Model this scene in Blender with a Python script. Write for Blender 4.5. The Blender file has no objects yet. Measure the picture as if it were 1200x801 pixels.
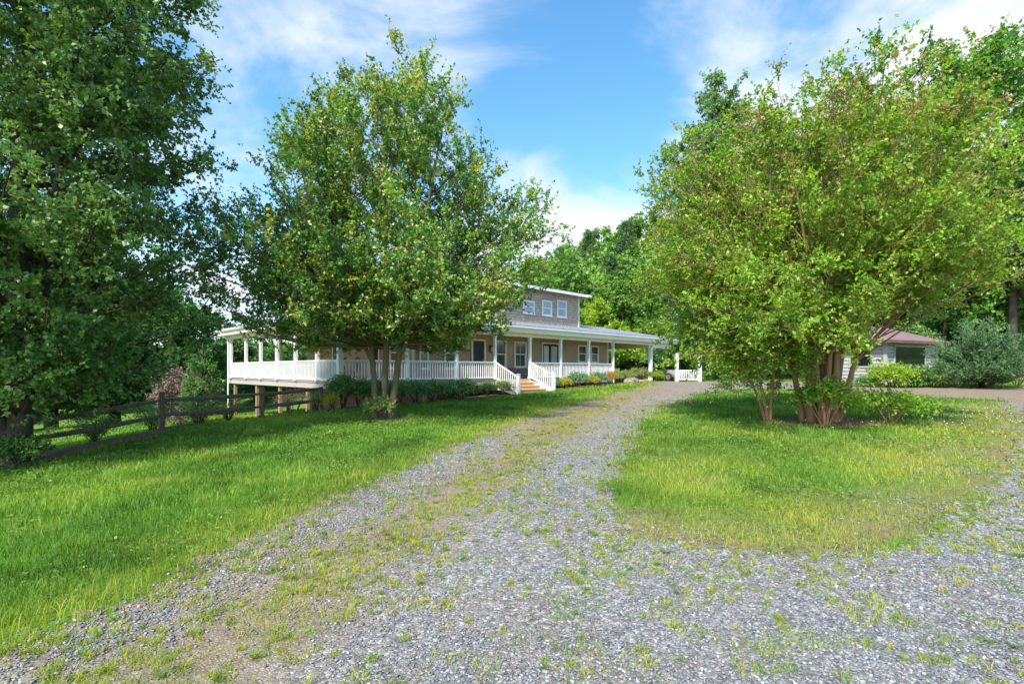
import bpy, math, random
import numpy as np
from mathutils import Vector, Matrix

R = math.radians
rng = np.random.default_rng(11)
random.seed(5)
S = bpy.context.scene
COL = S.collection

# ------------------------------------------------------------------ camera, world, sun, exposure
CAM_Z, HOR = 1.6, 433.0
cd = bpy.data.cameras.new('camera'); cam = bpy.data.objects.new('camera', cd); COL.objects.link(cam)
cam.location = (0, 0, CAM_Z); cam.rotation_euler = (R(90), 0, 0)
cd.sensor_width = 36; cd.lens = 18.0; cd.shift_y = (HOR - 400.5) / 1200.0
cd.clip_start = 0.05; cd.clip_end = 2000
S.camera = cam

SUN_EL = 47.0
SUN_AZ = 206.0          # clockwise from +Y: behind the camera on its left
W = bpy.data.worlds.new('World'); S.world = W; W.use_nodes = True
nt = W.node_tree; nt.nodes.clear()
def wn(t, **k):
    n = nt.nodes.new(t)
    for a, b in k.items(): setattr(n, a, b)
    return n
out = wn('ShaderNodeOutputWorld'); bg = wn('ShaderNodeBackground'); nt.links.new(bg.outputs[0], out.inputs[0])
bg.inputs['Strength'].default_value = 0.14
sky = wn('ShaderNodeTexSky', sky_type='NISHITA', sun_disc=False)
sky.sun_elevation = R(SUN_EL); sky.sun_rotation = R(SUN_AZ); sky.air_density = 1.0; sky.dust_density = 0.6; sky.ozone_density = 2.0
hsv = wn('ShaderNodeHueSaturation'); hsv.inputs['Saturation'].default_value = 1.22; hsv.inputs['Value'].default_value = 0.84; hsv.inputs['Hue'].default_value = 0.488
nt.links.new(sky.outputs[0], hsv.inputs['Color'])
tc = wn('ShaderNodeTexCoord')
def vmath(op, a, b=None):
    n = wn('ShaderNodeVectorMath', operation=op)
    nt.links.new(a, n.inputs[0])
    if b is not None:
        if isinstance(b, tuple): n.inputs[1].default_value = b
        else: nt.links.new(b, n.inputs[1])
    return n
def m2(op, a, b):
    n = wn('ShaderNodeMath', operation=op)
    for i, v in enumerate((a, b)):
        if isinstance(v, (int, float)): n.inputs[i].default_value = v
        else: nt.links.new(v, n.inputs[i])
    return n.outputs[0]
dirn = vmath('NORMALIZE', tc.outputs['Generated']).outputs[0]
sep = wn('ShaderNodeSeparateXYZ'); nt.links.new(dirn, sep.inputs[0])
den = m2('ADD', m2('MAXIMUM', sep.outputs[2], 0.0), 0.22)
comb = wn('ShaderNodeCombineXYZ')
nt.links.new(m2('DIVIDE', sep.outputs[0], den), comb.inputs[0]); nt.links.new(m2('DIVIDE', sep.outputs[1], den), comb.inputs[1])
nz = wn('ShaderNodeTexNoise'); nz.inputs['Scale'].default_value = 1.5; nz.inputs['Detail'].default_value = 9; nz.inputs['Roughness'].default_value = 0.60; nz.inputs['Distortion'].default_value = 0.5
nt.links.new(vmath('ADD', comb.outputs[0], (3.1, 1.7, 0)).outputs[0], nz.inputs['Vector'])
cover = m2('ADD', m2('MULTIPLY', nz.outputs[0], 1.9), -.45)
def pdir(px, py):
    v = Vector(((px - 600) / 600, 1, (HOR - py) / 600)); v.normalize(); return tuple(v)
for (px, py, rad, wgt) in ((1000, -20, 20, .40), (1230, 60, 18, .25), (480, 0, 24, .30), (640, 330, 17, .38), (250, 380, 20, .32), (820, 130, 12, .16), (690, 60, 14, -.22), (270, 120, 14, -.10)):
    d = vmath('DOT_PRODUCT', dirn, pdir(px, py)).outputs['Value']
    mr = wn('ShaderNodeMapRange', interpolation_type='SMOOTHSTEP')
    mr.inputs['From Min'].default_value = math.cos(R(rad)); mr.inputs['From Max'].default_value = 1.0
    mr.inputs['To Min'].default_value = 0; mr.inputs['To Max'].default_value = wgt
    nt.links.new(d, mr.inputs['Value']); cover = m2('ADD', cover, mr.outputs[0])
mr = wn('ShaderNodeMapRange', interpolation_type='SMOOTHSTEP')
mr.inputs['From Min'].default_value = 0.51; mr.inputs['From Max'].default_value = 1.10
nt.links.new(cover, mr.inputs['Value'])
mix = wn('ShaderNodeMix', data_type='RGBA')
nt.links.new(mr.outputs[0], mix.inputs['Factor']); nt.links.new(hsv.outputs[0], mix.inputs['A'])
mix.inputs['B'].default_value = (2.75, 2.9, 3.12, 1)
nt.links.new(mix.outputs['Result'], bg.inputs['Color'])

sl = bpy.data.lights.new('sun', 'SUN'); sun = bpy.data.objects.new('sun', sl); COL.objects.link(sun)
sl.energy = 2.9; sl.angle = R(4.0); sl.color = (1.0, 0.94, 0.84)
sd = Vector((math.sin(R(SUN_AZ)) * math.cos(R(SUN_EL)), math.cos(R(SUN_AZ)) * math.cos(R(SUN_EL)), math.sin(R(SUN_EL))))
sun.rotation_euler = sd.to_track_quat('Z', 'Y').to_euler(); sun.location = sd * 60
S.view_settings.view_transform = 'Standard'; S.view_settings.look = 'None'; S.view_settings.gamma = 1
S.view_settings.use_curve_mapping = False
S.view_settings.exposure = 1.45
S.render.engine = 'CYCLES'
S.cycles.max_bounces = 6; S.cycles.diffuse_bounces = 5; S.cycles.glossy_bounces = 2; S.cycles.transmission_bounces = 3; S.cycles.transparent_max_bounces = 6
S.cycles.use_denoising = True
S.cycles.caustics_reflective = False; S.cycles.caustics_refractive = False

# ------------------------------------------------------------------ helpers
def unit(a): return a / np.maximum(np.linalg.norm(a, axis=-1, keepdims=True), 1e-9)

def mesh_obj(name, V, Fs, mat, parent=None, attrs=None, smooth=False):
    """V (n,3); Fs: list of int arrays (m,k) of any k."""
    me = bpy.data.meshes.new(name)
    V = np.asarray(V, np.float32)
    Fs = [np.asarray(f, np.int32) for f in Fs if len(f)]
    me.vertices.add(len(V)); me.vertices.foreach_set('co', V.ravel())
    loops = np.concatenate([f.ravel() for f in Fs]); cnt = np.concatenate([np.full(len(f), f.shape[1], np.int32) for f in Fs])
    me.loops.add(len(loops)); me.loops.foreach_set('vertex_index', loops)
    me.polygons.add(len(cnt)); st = np.concatenate([[0], np.cumsum(cnt)[:-1]]).astype(np.int32)
    me.polygons.foreach_set('loop_start', st)
    if smooth: me.polygons.foreach_set('use_smooth', np.ones(len(cnt), bool))
    for k, v in (attrs or {}).items():
        a = me.attributes.new(k, 'FLOAT', 'POINT'); a.data.foreach_set('value', np.asarray(v, np.float32))
    me.update(calc_edges=True); me.validate()
    me.materials.append(mat)
    o = bpy.data.objects.new(name, me); COL.objects.link(o)
    if parent is not None: o.parent = parent
    return o

def tag(o, label=None, cat=None, group=None, kind=None):
    if label: o['label'] = label
    if cat: o['category'] = cat
    if group: o['group'] = group
    if kind: o['kind'] = kind
    return o

def empty(name, loc, rz=0.0):
    o = bpy.data.objects.new(name, None); COL.objects.link(o); o.location = loc; o.rotation_euler = (0, 0, rz); o.empty_display_size = .3
    return o

class MB:
    """collects boxes, bars, prisms and lathes; build() links them as one mesh"""
    def __init__(s): s.v = []; s.f = []; s.n = 0
    def add(s, vs, fs):
        s.v += [tuple(map(float, p)) for p in vs]; s.f += [tuple(i + s.n for i in f) for f in fs]; s.n += len(vs); return s
    def box(s, x0, x1, y0, y1, z0, z1):
        vs = [(x, y, z) for x in (x0, x1) for y in (y0, y1) for z in (z0, z1)]
        return s.add(vs, [(0, 1, 3, 2), (4, 6, 7, 5), (0, 4, 5, 1), (2, 3, 7, 6), (0, 2, 6, 4), (1, 5, 7, 3)])
    def bar(s, a, b, w, h, up=(0, 0, 1)):
        a, b = Vector(a), Vector(b); t = (b - a).normalized(); u = Vector(up)
        sd_ = t.cross(u).normalized(); u = sd_.cross(t)
        vs = []
        for p in (a, b):
            for i, j in ((-1, -1), (1, -1), (1, 1), (-1, 1)): vs.append(p + sd_ * (i * w / 2) + u * (j * h / 2))
        return s.add(vs, [(3, 2, 1, 0), (4, 5, 6, 7), (0, 1, 5, 4), (1, 2, 6, 5), (2, 3, 7, 6), (3, 0, 4, 7)])
    def tube(s, pts, rad, k=8, caps=True):
        pts = [Vector(p) for p in pts]; n = len(pts); rad = [rad] * n if isinstance(rad, (int, float)) else rad
        t0 = (pts[-1] - pts[0]).normalized(); ref = Vector((0, 0, 1)) if abs(t0.z) < .8 else Vector((1, 0, 0))
        vs = []
        for i, p in enumerate(pts):
            t = (pts[min(i + 1, n - 1)] - pts[max(i - 1, 0)]).normalized(); a = t.cross(ref).normalized(); b = a.cross(t)
            for j in range(k):
                th = 2 * math.pi * j / k; vs.append(p + (a * math.cos(th) + b * math.sin(th)) * rad[i])
        fs = [(i * k + j, i * k + (j + 1) % k, (i + 1) * k + (j + 1) % k, (i + 1) * k + j) for i in range(n - 1) for j in range(k)]
        if caps: fs += [tuple(range(k))[::-1], tuple((n - 1) * k + j for j in range(k))]
        return s.add(vs, fs)
    def prism(s, poly, z0, z1):
        n = len(poly); vs = [(x, y, z0) for x, y in poly] + [(x, y, z1) for x, y in poly]
        return s.add(vs, [tuple(range(n))[::-1], tuple(range(n, 2 * n))] + [(i, (i + 1) % n, n + (i + 1) % n, n + i) for i in range(n)])
    def build(s, name, mat, parent=None, bevel=0.0, smooth=False):
        me = bpy.data.meshes.new(name); me.from_pydata(s.v, [], s.f); me.update(); me.materials.append(mat)
        import bmesh
        bm = bmesh.new(); bm.from_mesh(me); bmesh.ops.recalc_face_normals(bm, faces=bm.faces)
        if bevel: bmesh.ops.bevel(bm, geom=list(bm.edges), offset=bevel, segments=1, affect='EDGES', clamp_overlap=True)
        bm.to_mesh(me); bm.free()
        if smooth: me.polygons.foreach_set('use_smooth', np.ones(len(me.polygons), bool))
        o = bpy.data.objects.new(name, me); COL.objects.link(o)
        if parent is not None: o.parent = parent
        return o

# numpy value noise
_H = np.random.default_rng(3).random((256, 256)).astype(np.float32)
def vnoise(x, y):
    xi, yi = np.floor(x).astype(int), np.floor(y).astype(int); fx, fy = x - xi, y - yi
    fx, fy = fx * fx * (3 - 2 * fx), fy * fy * (3 - 2 * fy)
    g = lambda a, b: _H[a % 256, b % 256]
    return (g(xi, yi) * (1 - fx) + g(xi + 1, yi) * fx) * (1 - fy) + (g(xi, yi + 1) * (1 - fx) + g(xi + 1, yi + 1) * fx) * fy
def fbm(x, y, sc=1.0, o=4):
    s, a, t = 0, .5, 0
    for i in range(o):
        s = s + a * vnoise(x * sc + 17.3 * i, y * sc + 5.1 * i); t += a; a *= .5; sc *= 2.03
    return s / t
def inpoly(x, y, poly):
    x, y = np.asarray(x), np.asarray(y); c = np.zeros(x.shape, bool); n = len(poly)
    for i in range(n):
        (x0, y0), (x1, y1) = poly[i], poly[i - 1]
        hit = ((y0 > y) != (y1 > y)) & (x < (x1 - x0) * (y - y0) / ((y1 - y0) or 1e-9) + x0)
        c ^= hit
    return c

# ------------------------------------------------------------------ terrain
CT = np.array([(0, 0, 0), (0, -12, 0), (-3, 3, 0), (3, 4, 0), (10, 5, 0), (-2, 8, .03), (0, 14.7, .12), (2.8, 21, .3), (1.2, 26, .42), (-4, 15.8, .08), (-6.9, 20.3, .06),
    (-5, 8, -.08), (-8, 9, -.3), (-11.2, 11.5, -.5), (-10.3, 15, -.15), (-8.9, 18, -.12), (-7.6, 20.6, .0), (5, 17, .25), (8, 13, .3), (15, 15, .4), (17, 19, .5), (21.5, 29, .92), (10, 36, .78), (13, 38, .7),
    (6, 33, .65), (-11, 24.5, -.8), (-12.3, 26, -.9), (-16, 30, -1.1), (-20, 26, -1.5), (-30, 30, -2.2), (-20, 12, -1.7), (-30, 10, -2.5), (-13.5, 18, -.85), (-15, 45, -1.6), (-40, 60, -3), (10, 60, 2.6),
    (30, 50, 2.6), (60, 40, 5), (40, 15, 1), (30, 0, .3), (0, 90, 9), (60, 90, 17), (-60, 100, -1), (-90, 30, -4), (100, 60, 13), (0, -60, 0), (150, 0, 4), (-100, -50, -4), (-10, 3, -.35), (160, 160, 26), (0, 170, 16), (-160, 160, 0), (160, -160, 0), (-160, -160, -4)], float)
def _tps(ct):
    X = ct[:, :2] / 50; n = len(X)
    d2 = ((X[:, None] - X[None]) ** 2).sum(-1); K = np.where(d2 > 0, d2 * np.log(d2 + 1e-12) * .5, 0) + np.eye(n) * 1e-4
    P = np.c_[np.ones(n), X]; A = np.block([[K, P], [P.T, np.zeros((3, 3))]])
    w = np.linalg.solve(A, np.r_[ct[:, 2], 0, 0, 0]); return X, w
_TX, _TW = _tps(CT)
def gz(x, y):
    x, y = np.asarray(x, float) / 50, np.asarray(y, float) / 50; sh = x.shape; q = np.stack([x.ravel(), y.ravel()], -1)
    o = np.empty(len(q))
    for i in range(0, len(q), 40000):
        p = q[i:i + 40000]; d2 = ((p[:, None] - _TX[None]) ** 2).sum(-1)
        o[i:i + 40000] = (np.where(d2 > 0, d2 * np.log(d2 + 1e-12) * .5, 0) * _TW[:-3]).sum(-1) + _TW[-3] + p @ _TW[-2:]
    r = o.reshape(sh)
    return r if sh else float(r)
def micro(x, y): return (fbm(x, y, .7, 3) - .5) * .05
def ground_z(x, y): return gz(x, y) + micro(np.asarray(x, float), np.asarray(y, float))

HU, HP = np.array((.70711, .70711)), np.array((-6.9, 20.5))
def to_uv(x, y):
    a, b = x - HP[0], y - HP[1]; return .70711 * (a + b), .70711 * (b - a)
def from_uv(u, v): return HP[0] + .70711 * (u - v), HP[1] + .70711 * (u + v)
def u_at(px, v):
    r = (px - 600) / 600; return (6.9 + .70711 * v + (20.5 + .70711 * v) * r) / (.70711 * (1 - r))
def z_at(py, u, v): return CAM_Z + (HOR - py) / 600 * (20.5 + .70711 * (u + v))

DRIVE = [(-4.5, -4), (-3.4, 1.5), (-2.84, 2.94), (-2.6, 3.9), (-2.44, 5.42), (-2.1, 7.0), (-1.35, 10.1), (0.0, 14.7), (2.8, 21), (5.9, 25.6), (8.2, 30.0), (9.4, 34.2), (12, 38.5), (17, 37), (17.2, 30), (18.2, 24.6), (24, 22.4), (34, 20.5), (34, 8), (22, 0), (12, -5)]
ISLE = [(.9, 4.85), (1.15, 6.1), (1.7, 8.3), (2.9, 11.7), (5.1, 17.2), (7.9, 22.4), (10.2, 25.2), (13.2, 24.2), (16, 21.6), (17.2, 18.2), (14.8, 15.0), (10.6, 10.4), (6.6, 6.9), (3.9, 4.95), (2.9, 4.35), (1.8, 4.4)]
def gravel_mask(x, y):
    jx, jy = (fbm(x, y, 1.1, 5) - .5) * 1.7, (fbm(x + 40, y + 9, 1.1, 5) - .5) * 1.7
    k = np.clip(y / 12, .35, 1.0)
    a = inpoly(x + jx * .7 * k, y + jy * .7 * k, DRIVE); b = inpoly(x + jx * k, y + jy * k, ISLE)
    return a & ~b
FENCE_A, FENCE_D = np.array((-11.55, 11.9)), np.array((.4135, .9105))
def bed_mask(x, y):
    """bark mulch: along the fence, along the porch front and round the left tree"""
    n = (fbm(x, y, 1.6, 3) - .5)
    rx, ry = x - FENCE_A[0], y - FENCE_A[1]; s = rx * FENCE_D[0] + ry * FENCE_D[1]; t = rx * FENCE_D[1] - ry * FENCE_D[0]
    f = (s > -6) & (s < 9.6) & (t > -.5 + n * .6) & (t < 1.5 - .11 * np.clip(s, -1, 12) + n * 1.1)
    u, v = to_uv(x, y)
    p = (u > -1.2 + n) & (u < 8.3) & (v > -1.75 + n * .5) & (v < .4)
    q = (u > 11.5) & (u < 23.3) & (v > -1.5 + n * .5) & (v < .4)
    tr = ((x + 3.95) ** 2 + (y - 15.8) ** 2) < (.75 + n * .8) ** 2
    cr = ((x - 7.9) ** 2 / 1.7 + (y - 12.9) ** 2) < (1.0 + n * 1.2) ** 2
    return f | p | q | tr | cr

# ------------------------------------------------------------------ materials
def nodes(name):
    m = bpy.data.materials.new(name); m.use_nodes = True; t = m.node_tree; t.nodes.clear()
    o = t.nodes.new('ShaderNodeOutputMaterial'); b = t.nodes.new('ShaderNodeBsdfPrincipled'); t.links.new(b.outputs[0], o.inputs[0])
    return m, t, b, o
def N(t, ty, **k):
    n = t.nodes.new(ty)
    for a, v in k.items():
        if a in n.inputs.keys(): n.inputs[a].default_value = v
        else: setattr(n, a, v)
    return n
def ramp(t, src, stops):
    r = t.nodes.new('ShaderNodeValToRGB'); e = r.color_ramp.elements
    while len(e) < len(stops): e.new(.5)
    for i, (p, c) in enumerate(stops): e[i].position = p; e[i].color = (*c, 1)
    t.links.new(src, r.inputs[0]); return r
def noise_mat(name, c1, c2, scale=6, rough=.7, bump=.0, spec=.3, detail=6, bscale=None, c3=None, metal=0.0, stretch=None):
    m, t, b, o = nodes(name); co = N(t, 'ShaderNodeTexCoord'); src = co.outputs['Object']
    if stretch:
        mp = N(t, 'ShaderNodeMapping'); mp.inputs['Scale'].default_value = stretch; t.links.new(src, mp.inputs[0]); src = mp.outputs[0]
    n = N(t, 'ShaderNodeTexNoise', Scale=scale, Detail=detail, Roughness=.6); t.links.new(src, n.inputs['Vector'])
    st = [(.3, c1), (.7, c2)] if c3 is None else [(.28, c1), (.5, c2), (.72, c3)]
    r = ramp(t, n.outputs[0], st); t.links.new(r.outputs[0], b.inputs['Base Color'])
    b.inputs['Roughness'].default_value = rough; b.inputs['Specular IOR Level'].default_value = spec; b.inputs['Metallic'].default_value = metal
    if bump:
        n2 = N(t, 'ShaderNodeTexNoise', Scale=bscale or scale * 3, Detail=5); t.links.new(src, n2.inputs['Vector'])
        bp = N(t, 'ShaderNodeBump', Strength=bump, Distance=.03); t.links.new(n2.outputs[0], bp.inputs['Height']); t.links.new(bp.outputs[0], b.inputs['Normal'])
    return m
def leaf_mat(name, dark, mid, light, tip=None, trans=.32, rough=.42, spec=.45):
    m, t, b, o = nodes(name)
    at = N(t, 'ShaderNodeAttribute', attribute_name='tint')
    r = ramp(t, at.outputs['Fac'], [(.05, dark), (.5, mid), (.95, light)]); colr = r.outputs[0]
    if tip:
        a2 = N(t, 'ShaderNodeAttribute', attribute_name='hue'); mx = N(t, 'ShaderNodeMix', data_type='RGBA')
        t.links.new(a2.outputs['Fac'], mx.inputs['Factor']); t.links.new(colr, mx.inputs['A']); mx.inputs['B'].default_value = (*tip, 1); colr = mx.outputs['Result']
    t.links.new(colr, b.inputs['Base Color']); b.inputs['Roughness'].default_value = rough; b.inputs['Specular IOR Level'].default_value = spec
    tr = N(t, 'ShaderNodeBsdfTranslucent'); hs = N(t, 'ShaderNodeHueSaturation', Saturation=1.15, Value=1.5, Hue=.485); t.links.new(colr, hs.inputs['Color']); t.links.new(hs.outputs[0], tr.inputs[0])
    ms = N(t, 'ShaderNodeMixShader'); ms.inputs[0].default_value = trans
    t.links.new(b.outputs[0], ms.inputs[1]); t.links.new(tr.outputs[0], ms.inputs[2]); t.links.new(ms.outputs[0], o.inputs[0])
    return m

M = {}
M['white'] = noise_mat('white_paint', (.74, .74, .74), (.82, .82, .81), 3, .5, .03)
M['trim'] = noise_mat('cream_trim', (0.756, 0.714, 0.608), (0.830, 0.785, 0.684), 3, .5)
M['soffit'] = noise_mat('cream_soffit', (.66, .60, .46), (.72, .66, .52), 1.5, .6)
M['siding'] = noise_mat('taupe_siding', (0.382, 0.283, 0.198), (0.463, 0.348, 0.249), 1.2, .65, .1, bscale=60)
M['floor'] = noise_mat('porch_deck_boards', (.30, .26, .22), (.38, .34, .29), 2, .7, .1, stretch=(1, 12, 1))
M['step'] = noise_mat('step_wood', (.50, .30, .16), (.66, .43, .25), 3, .65, .15, stretch=(2, 14, 14))
M['black'] = noise_mat('black_paint', (.012, .013, .016), (.022, .024, .03), 4, .4)
M['navy'] = noise_mat('navy_door', (.008, .014, .03), (.014, .022, .045), 4, .35)
M['iron'] = noise_mat('dark_iron', (.02, .02, .02), (.05, .05, .05), 12, .5, metal=.6)
M['brass'] = noise_mat('brass', (.5, .36, .14), (.6, .45, .2), 8, .35, metal=1.0)
M['joist'] = noise_mat('weathered_joist', (.36, .32, .28), (.46, .42, .38), 3, .75, .15, stretch=(1, 1, 8))
M['support'] = noise_mat('treated_post', (.26, .17, .10), (.38, .27, .18), 4, .8, .2, stretch=(6, 6, 1))
M['rail'] = noise_mat('fence_wood', (.085, .062, .045), (.19, .145, .105), 5, .85, .5, stretch=(4, 4, 1), c3=(.27, .22, .17))
M['gutter'] = noise_mat('white_gutter', (.70, .72, .74), (.78, .79, .80), 3, .4)
M['bark_grey'] = noise_mat('grey_bark', (0.080, 0.068, 0.052), (0.160, 0.132, 0.100), 9, .9, .7, stretch=(3, 3, .7), bscale=20)
M['bark_dark'] = noise_mat('dark_bark', (.05, .042, .034), (.11, .09, .07), 9, .9, .6, stretch=(3, 3, .7))
M['bark_tan'] = noise_mat('tan_bark', (0.100, 0.076, 0.048), (0.168, 0.132, 0.084), 8, .85, .5, stretch=(3, 3, .6), c3=(.16, .15, .10))
M['bark_red'] = noise_mat('cinnamon_bark', (.17, .08, .042), (.34, .19, .105), 7, .75, .4, stretch=(5, 5, .5), c3=(.25, .14, .09))
M['mulch'] = noise_mat('bark_mulch', (.07, .045, .03), (.17, .10, .06), 26, .95, .8, c3=(.28, .19, .12), bscale=45)
M['clay'] = noise_mat('orange_clay', (.42, .15, .07), (.52, .24, .12), 3, .95, .5, c3=(.30, .17, .08))
M['rock'] = noise_mat('brown_rock', (.24, .17, .13), (.40, .31, .25), 5, .85, .5)
M['rubber'] = noise_mat('tyre_rubber', (.012, .012, .012), (.025, .025, .025), 10, .8)
M['alloy'] = noise_mat('alloy_rim', (.45, .46, .48), (.55, .56, .58), 6, .35, metal=.8)
M['foundation'] = noise_mat('red_block_foundation', (.28, .17, .13), (.40, .27, .22), 3, .9, .4)
M['mauve'] = noise_mat('mauve_roof_metal', (0.211, 0.124, 0.132), (0.273, 0.180, 0.186), 2, .5, .05)
M['brown'] = noise_mat('brown_fascia', (.10, .06, .045), (.16, .10, .075), 3, .7)
M['logw'] = noise_mat('whitewashed_log', (0.358, 0.342, 0.320), (0.432, 0.411, 0.384), 2.5, .75, .2, stretch=(1, 1, 4))
M['curtain'] = noise_mat('pale_curtain', (.50, .52, .50), (.62, .64, .62), 2, .8, stretch=(10, 10, .4))

def glass_mat(name, c1, c2, sc=2.0):
    m = noise_mat(name, c1, c2, sc, .08, .06, spec=.5, detail=2, bscale=2.5); return m
M['glass'] = glass_mat('window_glass', (.03, .04, .038), (.13, .17, .15), 1.4)
M['blind'] = glass_mat('window_glass_over_blind', (.38, .42, .46), (.50, .54, .58), 1.2)
M['darkglass'] = noise_mat('dark_glass', (.005, .006, .008), (.018, .024, .022), 1.6, .12, .08, spec=.12, detail=3, bscale=2)

def shingle_mat(name, c1, c2, sx, sy, bump=.4, mort=(.05, .05, .05), rough=.8, uvrot=None):
    m, t, b, o = nodes(name); co = N(t, 'ShaderNodeTexCoord'); mp = N(t, 'ShaderNodeMapping')
    if uvrot: mp.inputs['Rotation'].default_value = uvrot
    t.links.new(co.outputs['Object'], mp.inputs[0])
    br = N(t, 'ShaderNodeTexBrick', Scale=1.0); br.inputs['Brick Width'].default_value = sx; br.inputs['Row Height'].default_value = sy; br.inputs['Mortar Size'].default_value = .008
    br.inputs['Color1'].default_value = (*c1, 1); br.inputs['Color2'].default_value = (*c2, 1); br.inputs['Mortar'].default_value = (*mort, 1)
    t.links.new(mp.outputs[0], br.inputs['Vector'])
    n = N(t, 'ShaderNodeTexNoise', Scale=3, Detail=6); t.links.new(co.outputs['Object'], n.inputs['Vector'])
    mx = N(t, 'ShaderNodeMix', data_type='RGBA', blend_type='MULTIPLY'); mx.inputs['Factor'].default_value = .5
    t.links.new(br.outputs[0], mx.inputs['A']); rp = ramp(t, n.outputs[0], [(.3, (.65, .65, .65)), (.7, (1.2, 1.2, 1.2))]); t.links.new(rp.outputs[0], mx.inputs['B'])
    t.links.new(mx.outputs['Result'], b.inputs['Base Color']); b.inputs['Roughness'].default_value = rough
    bp = N(t, 'ShaderNodeBump', Strength=bump, Distance=.02); t.links.new(br.outputs['Fac'], bp.inputs['Height']); bp.invert = True; t.links.new(bp.outputs[0], b.inputs['Normal'])
    return m
M['shake'] = shingle_mat('grey_shake_siding', (0.425, 0.333, 0.267), (0.566, 0.447, 0.355), .22, .17, mort=(.12, .11, .105), uvrot=(R(90), 0, 0))
M['roof'] = shingle_mat('blue_grey_shingle', (0.196, 0.216, 0.264), (0.276, 0.298, 0.348), .33, .15, mort=(.10, .105, .12))
M['stone'] = shingle_mat('stone_veneer', (.17, .13, .11), (.30, .25, .21), .3, .14, .8, mort=(.09, .08, .07), uvrot=(R(90), 0, 0))

def ground_mat():
    m, t, b, o = nodes('lawn_ground'); co = N(t, 'ShaderNodeTexCoord')
    n1 = N(t, 'ShaderNodeTexNoise', Scale=.55, Detail=5, Roughness=.6); n2 = N(t, 'ShaderNodeTexNoise', Scale=14, Detail=8, Roughness=.75)
    for n in (n1, n2): t.links.new(co.outputs['Object'], n.inputs['Vector'])
    a = ramp(t, n2.outputs[0], [(.30, (.05, .085, .016)), (.5, (.10, .20, .032)), (.72, (.19, .30, .06))])
    c = ramp(t, n1.outputs[0], [(.35, (.85, 1.0, .8)), (.7, (1.3, 1.12, .9))])
    mx = N(t, 'ShaderNodeMix', data_type='RGBA', blend_type='MULTIPLY'); mx.inputs['Factor'].default_value = 1
    t.links.new(a.outputs[0], mx.inputs['A']); t.links.new(c.outputs[0], mx.inputs['B']); colr = mx.outputs['Result']
    ad = N(t, 'ShaderNodeAttribute', attribute_name='dry'); mx2 = N(t, 'ShaderNodeMix', data_type='RGBA')
    d = ramp(t, n2.outputs[0], [(.3, (.13, .11, .055)), (.6, (.26, .215, .11)), (.75, (.36, .30, .17))])
    t.links.new(ad.outputs['Fac'], mx2.inputs['Factor']); t.links.new(colr, mx2.inputs['A']); t.links.new(d.outputs[0], mx2.inputs['B'])
    t.links.new(mx2.outputs['Result'], b.inputs['Base Color']); b.inputs['Roughness'].default_value = 1; b.inputs['Specular IOR Level'].default_value = .1
    bp = N(t, 'ShaderNodeBump', Strength=.8, Distance=.04); t.links.new(n2.outputs[0], bp.inputs['Height']); t.links.new(bp.outputs[0], b.inputs['Normal'])
    return m
M['ground'] = ground_mat()
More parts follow.
